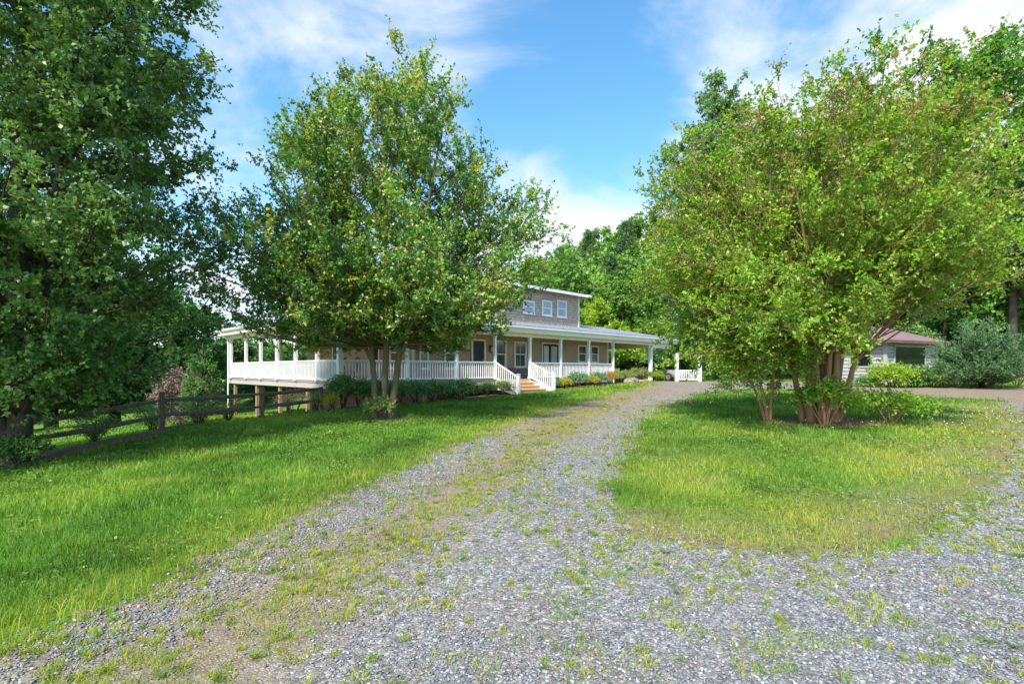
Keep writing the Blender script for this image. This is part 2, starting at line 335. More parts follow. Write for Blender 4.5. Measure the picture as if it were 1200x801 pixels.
def gravel_mat():
    m, t, b, o = nodes('crushed_gravel'); co = N(t, 'ShaderNodeTexCoord')
    wob = N(t, 'ShaderNodeTexNoise', Scale=18, Detail=3); t.links.new(co.outputs['Object'], wob.inputs['Vector'])
    vm = N(t, 'ShaderNodeVectorMath', operation='MULTIPLY_ADD'); vm.inputs[1].default_value = (.03, .03, .03); t.links.new(wob.outputs['Color'], vm.inputs[0]); t.links.new(co.outputs['Object'], vm.inputs[2])
    v = N(t, 'ShaderNodeTexVoronoi', Scale=44); v2 = N(t, 'ShaderNodeTexVoronoi', Scale=44, feature='DISTANCE_TO_EDGE'); v3 = N(t, 'ShaderNodeTexVoronoi', Scale=15)
    for x in (v, v2, v3): t.links.new(vm.outputs[0], x.inputs['Vector'])
    sp = N(t, 'ShaderNodeSeparateColor'); t.links.new(v.outputs['Color'], sp.inputs[0])
    st = ramp(t, sp.outputs[0], [(.0, (.095, .10, .107)), (.35, (.19, .198, .21)), (.7, (.295, .305, .312)), (.92, (.48, .48, .475)), (1.0, (.38, .31, .235))])
    n = N(t, 'ShaderNodeTexNoise', Scale=.55, Detail=7, Roughness=.62); t.links.new(co.outputs['Object'], n.inputs['Vector'])
    n3 = N(t, 'ShaderNodeTexNoise', Scale=6, Detail=6, Roughness=.7); t.links.new(co.outputs['Object'], n3.inputs['Vector'])
    dirt = ramp(t, n3.outputs[0], [(.3, (.19, .145, .10)), (.7, (.34, .27, .185))])
    ad = N(t, 'ShaderNodeAttribute', attribute_name='dry')
    s1 = N(t, 'ShaderNodeMath', operation='MULTIPLY_ADD'); t.links.new(n.outputs[0], s1.inputs[0]); s1.inputs[1].default_value = .9; t.links.new(ad.outputs['Fac'], s1.inputs[2])
    s2 = N(t, 'ShaderNodeMath', operation='ADD'); t.links.new(s1.outputs[0], s2.inputs[0])
    s3 = N(t, 'ShaderNodeMath', operation='MULTIPLY'); t.links.new(sp.outputs[1], s3.inputs[0]); s3.inputs[1].default_value = .35; t.links.new(s3.outputs[0], s2.inputs[1])
    fr = ramp(t, s2.outputs[0], [(.50, (0, 0, 0)), (.90, (1, 1, 1))])
    mx = N(t, 'ShaderNodeMix', data_type='RGBA'); t.links.new(fr.outputs[0], mx.inputs['Factor']); t.links.new(st.outputs[0], mx.inputs['A']); t.links.new(dirt.outputs[0], mx.inputs['B'])
    ed = ramp(t, v2.outputs['Distance'], [(.0, (.45, .43, .40)), (.12, (1, 1, 1))]); mm = N(t, 'ShaderNodeMix', data_type='RGBA', blend_type='MULTIPLY'); mm.inputs['Factor'].default_value = .8
    t.links.new(mx.outputs['Result'], mm.inputs['A']); t.links.new(ed.outputs[0], mm.inputs['B']); t.links.new(mm.outputs['Result'], b.inputs['Base Color'])
    b.inputs['Roughness'].default_value = .85; b.inputs['Specular IOR Level'].default_value = .25
    bp = N(t, 'ShaderNodeBump', Strength=.9, Distance=.015); t.links.new(v2.outputs['Distance'], bp.inputs['Height']); t.links.new(bp.outputs[0], b.inputs['Normal'])
    return m
M['gravel'] = gravel_mat()
def attr_mat(name, stops, rough=.8, spec=.3, attr='tint'):
    m, t, b, o = nodes(name); at = N(t, 'ShaderNodeAttribute', attribute_name=attr); r = ramp(t, at.outputs['Fac'], stops)
    t.links.new(r.outputs[0], b.inputs['Base Color']); b.inputs['Roughness'].default_value = rough; b.inputs['Specular IOR Level'].default_value = spec; return m
M['stones'] = attr_mat('gravel_stones', [(0, (.10, .105, .114)), (.4, (.195, .205, .222)), (.75, (.30, .311, .322)), (.93, (.54, .54, .535)), (1, (.40, .325, .25))], .75)
M['grass'] = leaf_mat('grass_blades', (0.057, 0.137, 0.018), (0.121, 0.266, 0.032), (0.219, 0.389, 0.059), tip=(0.424, 0.428, 0.067), trans=.4, rough=.55, spec=.25)
M['maple_leaf'] = leaf_mat('maple_leaves', (0.069, 0.156, 0.039), (0.138, 0.256, 0.058), (0.250, 0.388, 0.111), trans=.32, rough=.40, spec=.5)
M['pear_leaf'] = leaf_mat('pear_leaves', (0.062, 0.151, 0.034), (0.127, 0.279, 0.053), (0.256, 0.416, 0.085), tip=(0.510, 0.478, 0.095), trans=.32, rough=.38, spec=.5)
M['crape_leaf'] = leaf_mat('crape_myrtle_leaves', (0.109, 0.216, 0.025), (0.195, 0.349, 0.039), (0.311, 0.467, 0.060), tip=(0.465, 0.238, 0.122), trans=.36, rough=.45, spec=.4)
M['oak_leaf'] = leaf_mat('oak_leaves', (0.056, 0.160, 0.026), (0.112, 0.272, 0.042), (0.200, 0.400, 0.064), trans=.32, rough=.45)
M['forest_leaf'] = leaf_mat('hillside_leaves', (0.075, 0.165, 0.033), (0.150, 0.300, 0.053), (0.255, 0.420, 0.083), trans=.3, rough=.55, spec=.25)
M['lime_leaf'] = leaf_mat('lime_leaves', (.17, .29, .025), (.27, .42, .035), (.38, .52, .06), trans=.4, rough=.5)
M['pine_leaf'] = leaf_mat('pine_needles', (0.056, 0.120, 0.040), (0.104, 0.208, 0.064), (0.160, 0.288, 0.088), trans=.2, rough=.55)
M['dark_leaf'] = leaf_mat('dark_leaves', (0.048, 0.121, 0.033), (0.098, 0.229, 0.053), (0.202, 0.377, 0.087), trans=.25, rough=.45)
M['spruce_leaf'] = leaf_mat('juniper_needles', (0.068, 0.150, 0.060), (0.128, 0.247, 0.098), (0.210, 0.360, 0.135), trans=.2, rough=.55)
M['shrub_green'] = leaf_mat('shrub_leaves', (0.056, 0.140, 0.034), (0.131, 0.281, 0.066), (0.300, 0.469, 0.140), trans=.28, rough=.42)
M['shrub_blue'] = leaf_mat('bluish_shrub_leaves', (0.066, 0.169, 0.075), (0.140, 0.309, 0.140), (0.281, 0.488, 0.225), trans=.28, rough=.42)
M['shrub_olive'] = leaf_mat('olive_shrub_leaves', (0.112, 0.160, 0.048), (0.225, 0.300, 0.085), (0.413, 0.488, 0.160), trans=.28, rough=.5)
M['shrub_yellow'] = leaf_mat('golden_shrub_leaves', (.28, .27, .02), (.46, .42, .03), (.60, .55, .06), trans=.35, rough=.5)
M['shrub_gold'] = leaf_mat('amber_shrub_leaves', (.30, .17, .035), (.45, .28, .06), (.55, .42, .09), trans=.35, rough=.5)
M['straw'] = leaf_mat('straw_blades', (.20, .16, .08), (.32, .27, .14), (.45, .38, .20), trans=.3, rough=.6)
M['gum_leaf'] = leaf_mat('blue_green_leaves', (0.083, 0.179, 0.076), (0.152, 0.289, 0.103), (0.248, 0.398, 0.152), trans=.3, rough=.42)
M['weed_leaf'] = leaf_mat('broad_weed_leaves', (.07, .17, .035), (.14, .27, .05), (.30, .40, .07), trans=.35, rough=.5)
M['plum_leaf'] = leaf_mat('plum_leaves', (0.120, 0.068, 0.062), (0.228, 0.149, 0.131), (0.336, 0.257, 0.213), trans=.25, rough=.5)
M['flower_w'] = attr_mat('white_clover', [(0, (.65, .65, .6)), (1, (.82, .82, .78))])

# ------------------------------------------------------------------ setting: ground, driveway, beds
def axis(segs):
    a = [segs[0][0]]
    for x0, x1, st in segs:
        n = max(1, int(round((x1 - x0) / st))); a += list(np.linspace(x0, x1, n + 1)[1:])
    return np.array(a)
gx = axis([(-170, -60, 10), (-60, -20, 2), (-20, -12, .5), (-12, 18, .125), (18, 40, 1), (40, 170, 10)])
gy = axis([(-60, -6, 4), (-6, 1, .7), (1, 24, .125), (24, 34, .25), (34, 50, .8), (50, 180, 6)])
def sheet(name, xs, ys, dz, mat, mask=None, dry=None, zf=ground_z):
    X, Y = np.meshgrid(xs, ys); Z = zf(X, Y) + (dz(X, Y) if callable(dz) else dz)
    nx, ny = len(xs), len(ys)
    i = (np.arange(ny - 1)[:, None] * nx + np.arange(nx - 1)[None]).ravel()
    F = np.stack([i, i + 1, i + nx + 1, i + nx], -1)
    if mask is not None:
        cx, cy = (X[:-1, :-1] + X[1:, 1:]) / 2, (Y[:-1, :-1] + Y[1:, 1:]) / 2
        F = F[mask(cx, cy).ravel()]
    V = np.stack([X, Y, Z], -1).reshape(-1, 3)
    used = np.unique(F); rm = np.zeros(len(V), np.int64); rm[used] = np.arange(len(used)); V = V[used]; F = rm[F]
    at = {'dry': dry(V[:, 0], V[:, 1]) if dry is not None else np.zeros(len(V))}
    return mesh_obj(name, V, [F], mat, attrs=at, smooth=True)
def isle_edge(x, y):
    """0 in the middle of the grass island, 1 towards its worn front and right rim"""
    d = np.full(np.shape(x), 9.0)
    P = ISLE[:3] + ISLE[9:]
    Q = ISLE[10:] + ISLE[:1]
    for (x0, y0), (x1, y1) in zip(Q[:-1], Q[1:]):
        dx, dy = x1 - x0, y1 - y0; t = np.clip(((x - x0) * dx + (y - y0) * dy) / (dx * dx + dy * dy), 0, 1)
        d = np.minimum(d, np.hypot(x - x0 - t * dx, y - y0 - t * dy))
    return np.clip(1 - d / (.8 + .13 * np.clip(y, 0, 20)), 0, 1)
def dry_lawn(x, y):
    isl = inpoly(x, y, ISLE)
    e = isle_edge(x, y); n = fbm(x, y, .8, 4)
    return np.clip(np.where(isl, .15 + e * .75 + (n - .5) * 1.3, (n - .62) * 1.2), 0, 1)
def strip_d(x, y):
    P = [(-1.75, 2.6), (-1.55, 3.5), (-1.15, 4.9), (-.5, 7.2), (.45, 10.6), (1.9, 15.5), (4.1, 21), (7.2, 26)]
    d = np.full(np.shape(x), 9.0)
    for (x0, y0), (x1, y1) in zip(P[:-1], P[1:]):
        dx, dy = x1 - x0, y1 - y0; t = np.clip(((x - x0) * dx + (y - y0) * dy) / (dx * dx + dy * dy), 0, 1)
        d = np.minimum(d, np.hypot(x - x0 - t * dx, y - y0 - t * dy))
    return d
def left_edge_d(x, y):
    P = DRIVE[:12]; d = np.full(np.shape(x), 9.0)
    for (x0, y0), (x1, y1) in zip(P[:-1], P[1:]):
        dx, dy = x1 - x0, y1 - y0; t = np.clip(((x - x0) * dx + (y - y0) * dy) / (dx * dx + dy * dy), 0, 1)
        d = np.minimum(d, np.hypot(x - x0 - t * dx, y - y0 - t * dy))
    return d
def dry_drive(x, y):
    d = strip_d(x, y); le = left_edge_d(x, y)
    far = np.clip((y - 9) / 9, 0, 1) * .16
    return .40 * np.exp(-(d / .6) ** 2) + .30 * np.exp(-(le / .40) ** 2) + far + .25 * np.clip((x - 15.5) / 2, 0, 1) * (y > 14) - .05
tag(sheet('ground', gx, gy, 0, M['ground'], dry=dry_lawn), kind='structure')
dx_ = axis([(-6, 8, .09), (8, 18, .2), (18, 34, .4)]); dy_ = axis([(-4, 1.5, .3), (1.5, 9, .09), (9, 16, .16), (16, 39, .3)])
def ragged(x, y):
    g = np.random.default_rng(2); return gravel_mask(x + g.normal(0, .06, x.shape), y + g.normal(0, .06, x.shape))
tag(sheet('driveway', dx_, dy_, lambda x, y: .004 + .012 * np.clip((y - 18) / 10, 0, 1) + .04 * np.clip((x - 16.5) / 1.5, 0, 1), M['gravel'], ragged, dry_drive), kind='structure')
bx_ = axis([(-16, 12, .16)]); by_ = axis([(5, 42, .16)])
tag(sheet('mulch_bed', bx_, by_, .022, M['mulch'], bed_mask), kind='structure')
tag(sheet('clay_bank', axis([(24, 40, .3)]), axis([(27, 33, .3)]), .05, M['clay'], lambda x, y: (np.hypot((x - 31) / 7, (y - 29.5) / 2) < .55 + .7 * fbm(x, y, .6)) ), kind='structure')

# ------------------------------------------------------------------ house
FL, CEIL, EAVE = 1.10, 3.55, 3.96
house = empty('farmhouse', (HP[0], HP[1], 0), R(45))
tag(house, 'grey-brown two-storey house with a white railed wraparound porch and open carport', 'house')
U0, VW, UR, VB = 4.8, 2.0, u_at(712, 2.0), 14.2
UC = 27.4            # right eave of the carport roof
V_UP = 2.25
U_UPL, U_UPR = 4.9, u_at(678, V_UP)

def lap_wall(a, b, z0, z1, name, lap=.155, body=.25):
    """horizontal lap siding between plan points a and b; the outside lies on the right of a->b"""
    a, b = Vector((*a, 0)), Vector((*b, 0)); t = (b - a).normalized(); o = Vector((t.y, -t.x, 0)); mb = MB()
    n = int(round((z1 - z0) / lap)); h = (z1 - z0) / n
    for i in range(n):
        za, zb = z0 + i * h, z0 + (i + 1) * h
        p = [a + o * .022, b + o * .022, b + o * .004, a + o * .004]
        vs = [(p[0].x, p[0].y, za), (p[1].x, p[1].y, za), (p[2].x, p[2].y, zb), (p[3].x, p[3].y, zb), (a.x, a.y, za), (b.x, b.y, za)]
        mb.add(vs, [(0, 1, 2, 3), (4, 5, 1, 0)])
    i_ = -o * .02
    q = [a + i_, b + i_, b - o * body, a - o * body]; mb.prism([(p.x, p.y) for p in q], z0, z1)
    return mb.build(name, M['siding'], house)
lap_wall((U0, VW), (UR, VW), FL - .2, CEIL, 'front_wall')
lap_wall((U0, VB), (U0, VW), FL - .2, CEIL, 'side_wall')
lap_wall((UR, VW), (UR, 9.2), .5, CEIL, 'side_wall')
lap_wall((UR, VB), (U0, VB), FL - .2, CEIL, 'rear_wall')
MB().box(UR - .25, UR, 9.2, VB - .3, .5, CEIL).build('rear_wing_wall', M['siding'], house)
MB().box(U0 - .03, U0 + .09, VW - .05, VW + .0, FL, CEIL - .003).build('corner_board', M['white'], house)
MB().box(UR - .09, UR + .05, VW - .05, VW + .09, .5, CEIL - .003).build('corner_board', M['white'], house)
MB().box(u_at(592.5, 1.95), u_at(633, 1.95), VW - .09, VW - .026, FL + .002, FL + .62).build('stone_wainscot', M['stone'], house)

# porch deck
mb = MB(); mb.box(0, 19.35, 0, VW - .03, FL - .05, FL); mb.box(0, U0 - .03, VW - .03, VB, FL - .05, FL)
mb.build('porch_floor', M['floor'], house)
mb = MB(); mb.box(.03, 19.3, .03, .08, FL - .30, FL - .052); mb.box(.03, .08, .08, VB - .03, FL - .30, FL - .052); mb.box(19.25, 19.3, .08, VW, FL - .3, FL - .052); mb.box(.08, U0, VB - .09, VB - .04, FL - .30, FL - .052)
for k in range(9): mb.box(.09, U0 - .02, .9 + k * 1.5, .94 + k * 1.5, FL - .28, FL - .055)
mb.build('rim_joist', M['joist'], house)
mb = MB(); mb.box(U0 + .05, U0 + .25, .35, VB, -1.9, FL - .25); mb.box(U0 + .25, UR, VW + .2, VW + .4, -1.2, FL - .25); mb.box(UR - .2, UR - .005, VW + .4, VB, -.6, .55)
mb.build('foundation', M['foundation'], house)
for v in (.3, 3.4, 6.6, 9.8, 13.4):
    x, y = from_uv(.12, v); z = gz(x, y)
    MB().box(.10, .25, v - .08, v + .08, z - .25, FL - .301).build('support_post', M['support'], house, .008)
for (u, v) in ((3.2, 6.6), (3.2, 9.8), (3.2, 13.4), (3.2, 3.4)):
    x, y = from_uv(u, v); z = gz(x, y)
    MB().box(u - .08, u + .08, v - .08, v + .08, z - .25, FL - .301).build('support_post', M['support'], house, .008)
for u in (1.5, 4.2, 6.5, 12.6, 15.8, 19.2):
    x, y = from_uv(u, .15); z = gz(x, y)
    MB().box(u - .08, u + .08, .09, .25, z - .2, FL - .301).build('support_post', M['support'], house, .008)

# ceiling / soffit, fascia, gutters, roof
mb = MB(); mb.box(-.4, UC, -.4, VW - .03, CEIL, CEIL + .055); mb.box(-.4, U0 - .03, VW - .03, VB + .4, CEIL, CEIL + .05); mb.box(UR + .06, UC, VW - .03, 9.4, CEIL, CEIL + .05)
mb.build('porch_ceiling', M['soffit'], house)
mb = MB(); mb.box(-.42, UC + .02, -.44, -.402, CEIL + .04, EAVE - .05); mb.box(-.44, -.402, -.40, VB + .42, CEIL + .04, EAVE - .05); mb.box(UC + .002, UC + .04, -.40, 9.42, CEIL + .04, EAVE - .05)
mb.build('fascia', M['trim'], house)
def gutter(a, b, o):
    a, b = Vector(a), Vector(b); o = Vector(o); mb = MB()
    prof = [(0, 0), (.10, .0), (.13, .05), (.13, .12), (.115, .12), (.115, .055), (.0, .012)]
    n = len(prof); vs = [a + o * p + Vector((0, 0, q)) for p, q in prof] + [b + o * p + Vector((0, 0, q)) for p, q in prof]
    mb.add(vs, [(i, (i + 1) % n, n + (i + 1) % n, n + i) for i in range(n)] + [tuple(range(n)), tuple(range(n, 2 * n))])
    return mb.build('gutter', M['gutter'], house)
gutter((-.42, -.442, EAVE - .17), (UC, -.442, EAVE - .17), (0, -1, 0))
gutter((-.442, -.40, EAVE - .17), (-.442, VB + .4, EAVE - .17), (-1, 0, 0))
mb = MB(); mb.box(-.09, 24.2, -.09, .09, CEIL - .16, CEIL - .003); mb.box(-.09, .09, .092, VB, CEIL - .16, CEIL - .003)
mb.build('porch_beam', M['trim'], house)
mb = MB(); mb.box(24.3, UC - .6, -.09, .09, CEIL - .34, CEIL - .003); mb.box(UR + .1, UC - .6, 8.9, 9.1, CEIL - .34, CEIL - .003); mb.box(24.02, 24.2, .095, 8.89, CEIL - .34, CEIL - .003)
mb.build('carport_beam', M['white'], house)

SL = .185
def hip(name, u0, u1, v0, v1, z, sl, mat, th=.09):
    h = (v1 - v0) / 2; vm = (v0 + v1) / 2; zr = z + h * sl; a, b = u0 + h, u1 - h
    if b < a: b = a + .05
    vs = [(u0, v0, z), (u1, v0, z), (u1, v1, z), (u0, v1, z), (a, vm, zr), (b, vm, zr), (u0, v0, z - th), (u1, v0, z - th), (u1, v1, z - th), (u0, v1, z - th)]
    fs = [(0, 1, 5, 4), (1, 2, 5), (2, 3, 4, 5), (3, 0, 4), (0, 6, 7, 1), (1, 7, 8, 2), (2, 8, 9, 3), (3, 9, 6, 0), (6, 9, 8, 7)]
    return MB().add(vs, fs).build(name, mat, house)
hip('roof', -.47, 23.4, -.47, VB + .45, EAVE + .02, SL, M['roof'])
# carport wing: ridge along u with a hip on the right
z = EAVE + .012; vr = 4.4; zr = z + (vr + .47) * .205; ue = 24.2
vs = [(16, -.462, z), (UC + .06, -.462, z), (UC + .06, 9.3, z), (16, 9.3, z), (16, vr, zr), (ue, vr, zr), (16, -.462, z - .08), (UC + .06, -.462, z - .08), (UC + .06, 9.3, z - .08), (16, 9.3, z - .08)]
MB().add(vs, [(0, 1, 5, 4), (1, 2, 5), (2, 3, 4, 5), (0, 6, 7, 1), (1, 7, 8, 2), (2, 8, 9, 3), (6, 9, 8, 7), (3, 9, 6, 0), (0, 4, 3)]).build('carport_roof', M['roof'], house)

# upper storey
ZU0, ZU1 = EAVE + .02 + (V_UP + .47) * .168 - .15, 6.62
MB().box(U_UPL, U_UPR, V_UP, 11.6, ZU0, ZU1).build('upper_wall', M['shake'], house)
for (u, v) in ((U_UPR, V_UP), (U_UPL, V_UP)): MB().box(u - .07, u + .05 if u > 10 else u + .07, v - .04, v + .08, ZU0 + .1, ZU1 - .004).build('upper_corner_board', M['white'], house)
ov = .55; a_, b_, c_, d_ = U_UPL - ov, U_UPR + ov, V_UP - ov, 11.6 + ov; vm = (c_ + d_) / 2; e = ZU1; rz = e + (vm - c_) * .2
vs = [(a_, c_, e), (b_, c_, e), (b_, d_, e), (a_, d_, e), (a_, c_, e + .05), (b_, c_, e + .05), (b_, d_, e + .05), (a_, d_, e + .05), (a_, vm, rz + .05), (b_, vm, rz + .05)]
MB().add(vs, [(0, 3, 2, 1), (4, 5, 9, 8), (6, 7, 8, 9), (0, 1, 5, 4), (2, 3, 7, 6), (1, 2, 6, 9, 5), (3, 0, 4, 8, 7)]).build('upper_roof', M['roof'], house)
mb = MB(); mb.box(a_ - .02, b_ + .02, c_ - .035, c_ - .003, e - .10, e + .075); mb.box(a_ - .035, a_ - .003, c_, d_, e - .10, e + .06); mb.box(b_ + .003, b_ + .035, c_, d_, e - .10, e + .06)
mb.build('upper_fascia', M['white'], house)
MB().box(b_ - .35, b_ + .04, c_ - .15, c_ - .036, e - .06, e + .05).build('gutter', M['gutter'], house)

def window(u0, u1, z0, z1, v, pane='glass', grid=False, side=None, trim='trim'):
    """side None: on a wall facing -v at v; else on a wall facing -u at u=side with u0..u1 read as v"""
    def B(mb, a, b, p, q, c, d):
        if side is None: mb.box(a, b, v - q, v - p, c, d)
        else: mb.box(side - q, side - p, a, b, c, d)
    w = .10; f = MB()
    B(f, u0, u0 + w, .024, .085, z0, z1); B(f, u1 - w, u1, .024, .085, z0, z1); B(f, u0 + w, u1 - w, .024, .085, z1 - w, z1); B(f, u0 - .04, u1 + .04, .024, .12, z0 - .06, z0 - .001); B(f, u0 + w, u1 - w, .024, .083, z0, z0 + .07)
    fr = f.build('window', M[trim], house)
    p = MB(); B(p, u0 + w, u1 - w, .025, .045, z0 + .07, z1 - w); p.build('pane', M[pane], fr)
    s = MB(); zm = (z0 + z1) / 2; B(s, u0 + w, u1 - w, .046, .075, zm - .03, zm + .03)
    B(s, u0 + w, u0 + w + .035, .046, .07, z0 + .07, zm - .03); B(s, u1 - w - .035, u1 - w, .046, .07, z0 + .07, zm - .03)
    if grid:
        um = (u0 + u1) / 2; B(s, um - .012, um + .012, .046, .062, z0 + .07, zm - .03); B(s, um - .012, um + .012, .046, .062, zm + .03, z1 - w)
    s.build('sash', M[trim], fr)
    return fr
T = FL + 2.18
window(u_at(519.5, VW), u_at(536, VW), FL + .55, T, VW)
window(u_at(577, VW), u_at(592.5, VW), FL + .62, T, VW)
window(u_at(601.7, VW), u_at(616, VW), FL + .66, T, VW, grid=True)
window(u_at(676.5, VW), u_at(686.7, VW), 2.10, T, VW)
window(u_at(691.5, VW), u_at(700.7, VW), 2.10, T, VW)
window(U0 + .35, U0 + .95, FL + .55, T, VW)
window(u_at(495, VW), u_at(507, VW), FL + .55, T, VW, 'darkglass') if False else None
window(9.4, 10.5, FL + .6, T, 0, side=U0); window(3.0, 4.0, FL + .6, T, 0, side=U0)
for (p0, p1) in ((634.3, 645.9), (652, 663.2), (612, 625.5), (560, 571), (545, 556), (500, 510)):
    a, b = u_at(p0, V_UP), u_at(p1, V_UP); zt = z_at(351.2, a, V_UP) if p0 > 600 else 6.25
    window(a, b, 5.07, min(zt, 6.28), V_UP, 'blind', trim='white')
window(5.0, 6.0, 5.07, 6.25, 0, 'blind', side=U_UPL, trim='white'); window(8.2, 9.2, 5.07, 6.25, 0, 'blind', side=U_UPL, trim='white')

def door(u0, u1, z1, v, side=None):
    def B(mb, a, b, p, q, c, d):
        if side is None: mb.box(a, b, v - q, v - p, c, d)
        else: mb.box(side - q, side - p, a, b, c, d)
    w = .11; f = MB(); B(f, u0, u0 + w, .024, .09, FL, z1); B(f, u1 - w, u1, .024, .09, FL, z1); B(f, u0 + w, u1 - w, .024, .09, z1 - w, z1); B(f, u0 + w, u1 - w, .024, .10, FL, FL + .03)
    df = f.build('door_frame', M['trim'], house)
    d = MB(); B(d, u0 + w, u1 - w, .026, .055, FL + .03, z1 - w)
    um = (u0 + u1) / 2
    for (a, b) in ((u0 + w + .08, um - .04), (um + .04, u1 - w - .08)):
        for (c, e_) in ((.2, .75), (.95, 1.75)): B(d, a, b, .0555, .066, FL + c, FL + e_)
    dl = d.build('door', M['navy'], df, .004)
    k = MB(); B(k, u1 - w - .11, u1 - w - .05, .056, .12, FL + .98, FL + 1.04); B(k, u1 - w - .10, u1 - w - .06, .056, .07, FL + .9, FL + 1.12); k.build('handle', M['brass'], dl, .008)
door(u_at(551.5, VW), u_at(568.2, VW), FL + 2.2, VW)
door(5.0, 6.1, FL + 2.2, 0, side=U0)
# french door
a, b = u_at(634, VW), u_at(654.5, VW); zt = FL + 2.22; w = .1
f = MB(); f.box(a, a + w, VW - .09, VW - .024, FL, zt); f.box(b - w, b, VW - .09, VW - .024, FL, zt); f.box(a + w, b - w, VW - .09, VW - .024, zt - w, zt)
fd = f.build('french_door', M['trim'], house)
um = a + (b - a) * .46
for (p, q, mt) in ((a + w, um, 'curtain'), (um, b - w, 'blind')):
    g = MB(); g.box(p, p + .11, VW - .07, VW - .03, FL, zt - w); g.box(q - .11, q, VW - .07, VW - .03, FL, zt - w); g.box(p + .11, q - .11, VW - .07, VW - .03, FL, FL + .22); g.box(p + .11, q - .11, VW - .07, VW - .03, zt - w - .12, zt - w)
    lf = g.build('door_leaf', M['black'], fd); MB().box(p + .11, q - .11, VW - .055, VW - .035, FL + .22, zt - w - .12).build('pane', M[mt], lf)
# lantern
ul = u_at(573, VW) + .05
mb = MB(); mb.box(ul - .03, ul + .03, VW - .06, VW - .024, 2.72, 3.0); mb.box(ul - .012, ul + .012, VW - .16, VW - .06, 2.96, 2.99); mb.box(ul - .1, ul + .1, VW - .25, VW - .07, 2.88, 2.93); mb.box(ul - .08, ul + .08, VW - .23, VW - .09, 2.58, 2.61)
for i in (-.075, .06):
    for j in (-.22, -.105): mb.box(ul + i, ul + i + .015, VW + j, VW + j + .015, 2.61, 2.88)
ln = mb.build('wall_lantern', M['iron'], house); MB().box(ul - .055, ul + .055, VW - .2, VW - .12, 2.62, 2.87).build('lantern_glass', M['blind'], ln)

# porch posts and railings
FP = [0.0] + [u_at(p, 0) for p in (477, 535, 580, 621, 657, 690, 718)]
SP = [u for u in (2.05, 4.3, 6.55, 8.75, 11.0, 13.6)]
def post(u, v, z0, z1, s=.075, name='porch_post'):
    mb = MB(); mb.box(u - s, u + s, v - s, v + s, z0, z1); mb.box(u - s - .02, u + s + .02, v - s - .02, v + s + .02, z0 + .001, z0 + .14); mb.box(u - s - .02, u + s + .02, v - s - .02, v + s + .02, z1 - .1, z1 - .001)
    return mb.build(name, M['white'], house, .006)
for i, u in enumerate(FP): post(u, .0 if u else 0.0, FL, CEIL - .16, .095 if i == 0 else .07)
for v in SP: post(0, v, FL, CEIL - .16, .07)
post(3.0, VB - .15, FL, CEIL - .003, .08)
post(24.12, 0, gz(*from_uv(24.12, 0)) - .1, CEIL - .345, .12, 'carport_post')
post(24.12, 9.0, .2, CEIL - .345, .11, 'carport_post'); post(UC - .7, 9.0, .2, CEIL - .345, .11, 'carport_post')
def railing(a, b):
    a, b = Vector((*a, FL)), Vector((*b, FL)); L = (b - a).length; t = (b - a) / L; a = a + t * .07; b = b - t * .07; L -= .14; mb = MB()
    zz = lambda p, h: (p.x, p.y, p.z + h)
    mb.bar(zz(a, .89), zz(b, .89), .11, .045); mb.bar(zz(a, .84), zz(b, .84), .05, .055); mb.bar(zz(a, .10), zz(b, .10), .05, .085)
    n = int(L / .135)
    for k in range(n):
        p = a + t * (L * (k + .5) / n); mb.bar(zz(p, .14), zz(p, .815), .042, .042, up=tuple(t))
    return mb.build('railing', M['white'], house)
for i in range(len(FP) - 1):
    if i != 3: railing((FP[i], 0), (FP[i + 1], 0))
sp = [0] + SP
for i in range(len(sp) - 1): railing((0, sp[i]), (0, sp[i + 1]))
railing((19.2, 0.02), (19.2, VW - .05)); railing((0.05, VB - .15), (3.0, VB - .15)); railing((3.0, VB - .15), (U0, VB - .15))

# steps with railings
ua, ub = FP[3] + .02, FP[4] - .02
nst = 4; drop = (FL - gz(*from_uv((ua + ub) / 2, -1.75))) / nst
for k in range(1, nst):
    st = MB(); zt = FL - k * drop; v0 = -.42 * k
    st.box(ua, ub, v0 - .03, v0 + .42, zt - .045, zt); s_o = st.build('step', M['step'], house, .006)
    MB().box(ua + .02, ub - .02, v0, v0 + .03, zt - drop - .02, zt - .047).build('riser', M['step'], s_o)
MB().box(ua + .02, ub - .02, -.03, -.002, FL - drop, FL - .052).build('riser', M['step'], house)
for u in (ua + .03, ub - .03):
    mb = MB(); mb.add([(u - .02, 0, FL - .06), (u + .02, 0, FL - .06), (u - .02, 0, FL - .5), (u + .02, 0, FL - .5), (u - .02, -1.65, .30), (u + .02, -1.65, .30), (u - .02, -1.65, .62), (u + .02, -1.65, .62)], [(0, 1, 3, 2), (4, 6, 7, 5), (0, 2, 4, 6), (1, 7, 5, 3), (0, 6, 7, 1), (2, 3, 5, 4)])
    mb.build('stringer', M['white'], house)
for u in (ua - .04, ub + .04):
    g = gz(*from_uv(u, -1.72)); mb = MB()
    mb.box(u - .065, u + .065, -1.79, -1.66, g - .1, g + 1.0); mb.box(u - .08, u + .08, -1.805, -1.645, g + 1.001, g + 1.03)
    A, Bp = Vector((u, -.08, FL + .88)), Vector((u, -1.66, g + .86)); A2, B2 = Vector((u, -.08, FL + .08)), Vector((u, -1.66, g + .10))
    mb.bar(A, Bp, .09, .05); mb.bar(A2, B2, .05, .08)
    for k in range(11):
        t = (k + .5) / 11; p, q = A2.lerp(B2, t), A.lerp(Bp, t); mb.bar(p, q, .038, .038, up=(0, 1, 0))
    mb.build('stair_railing', M['white'], house)
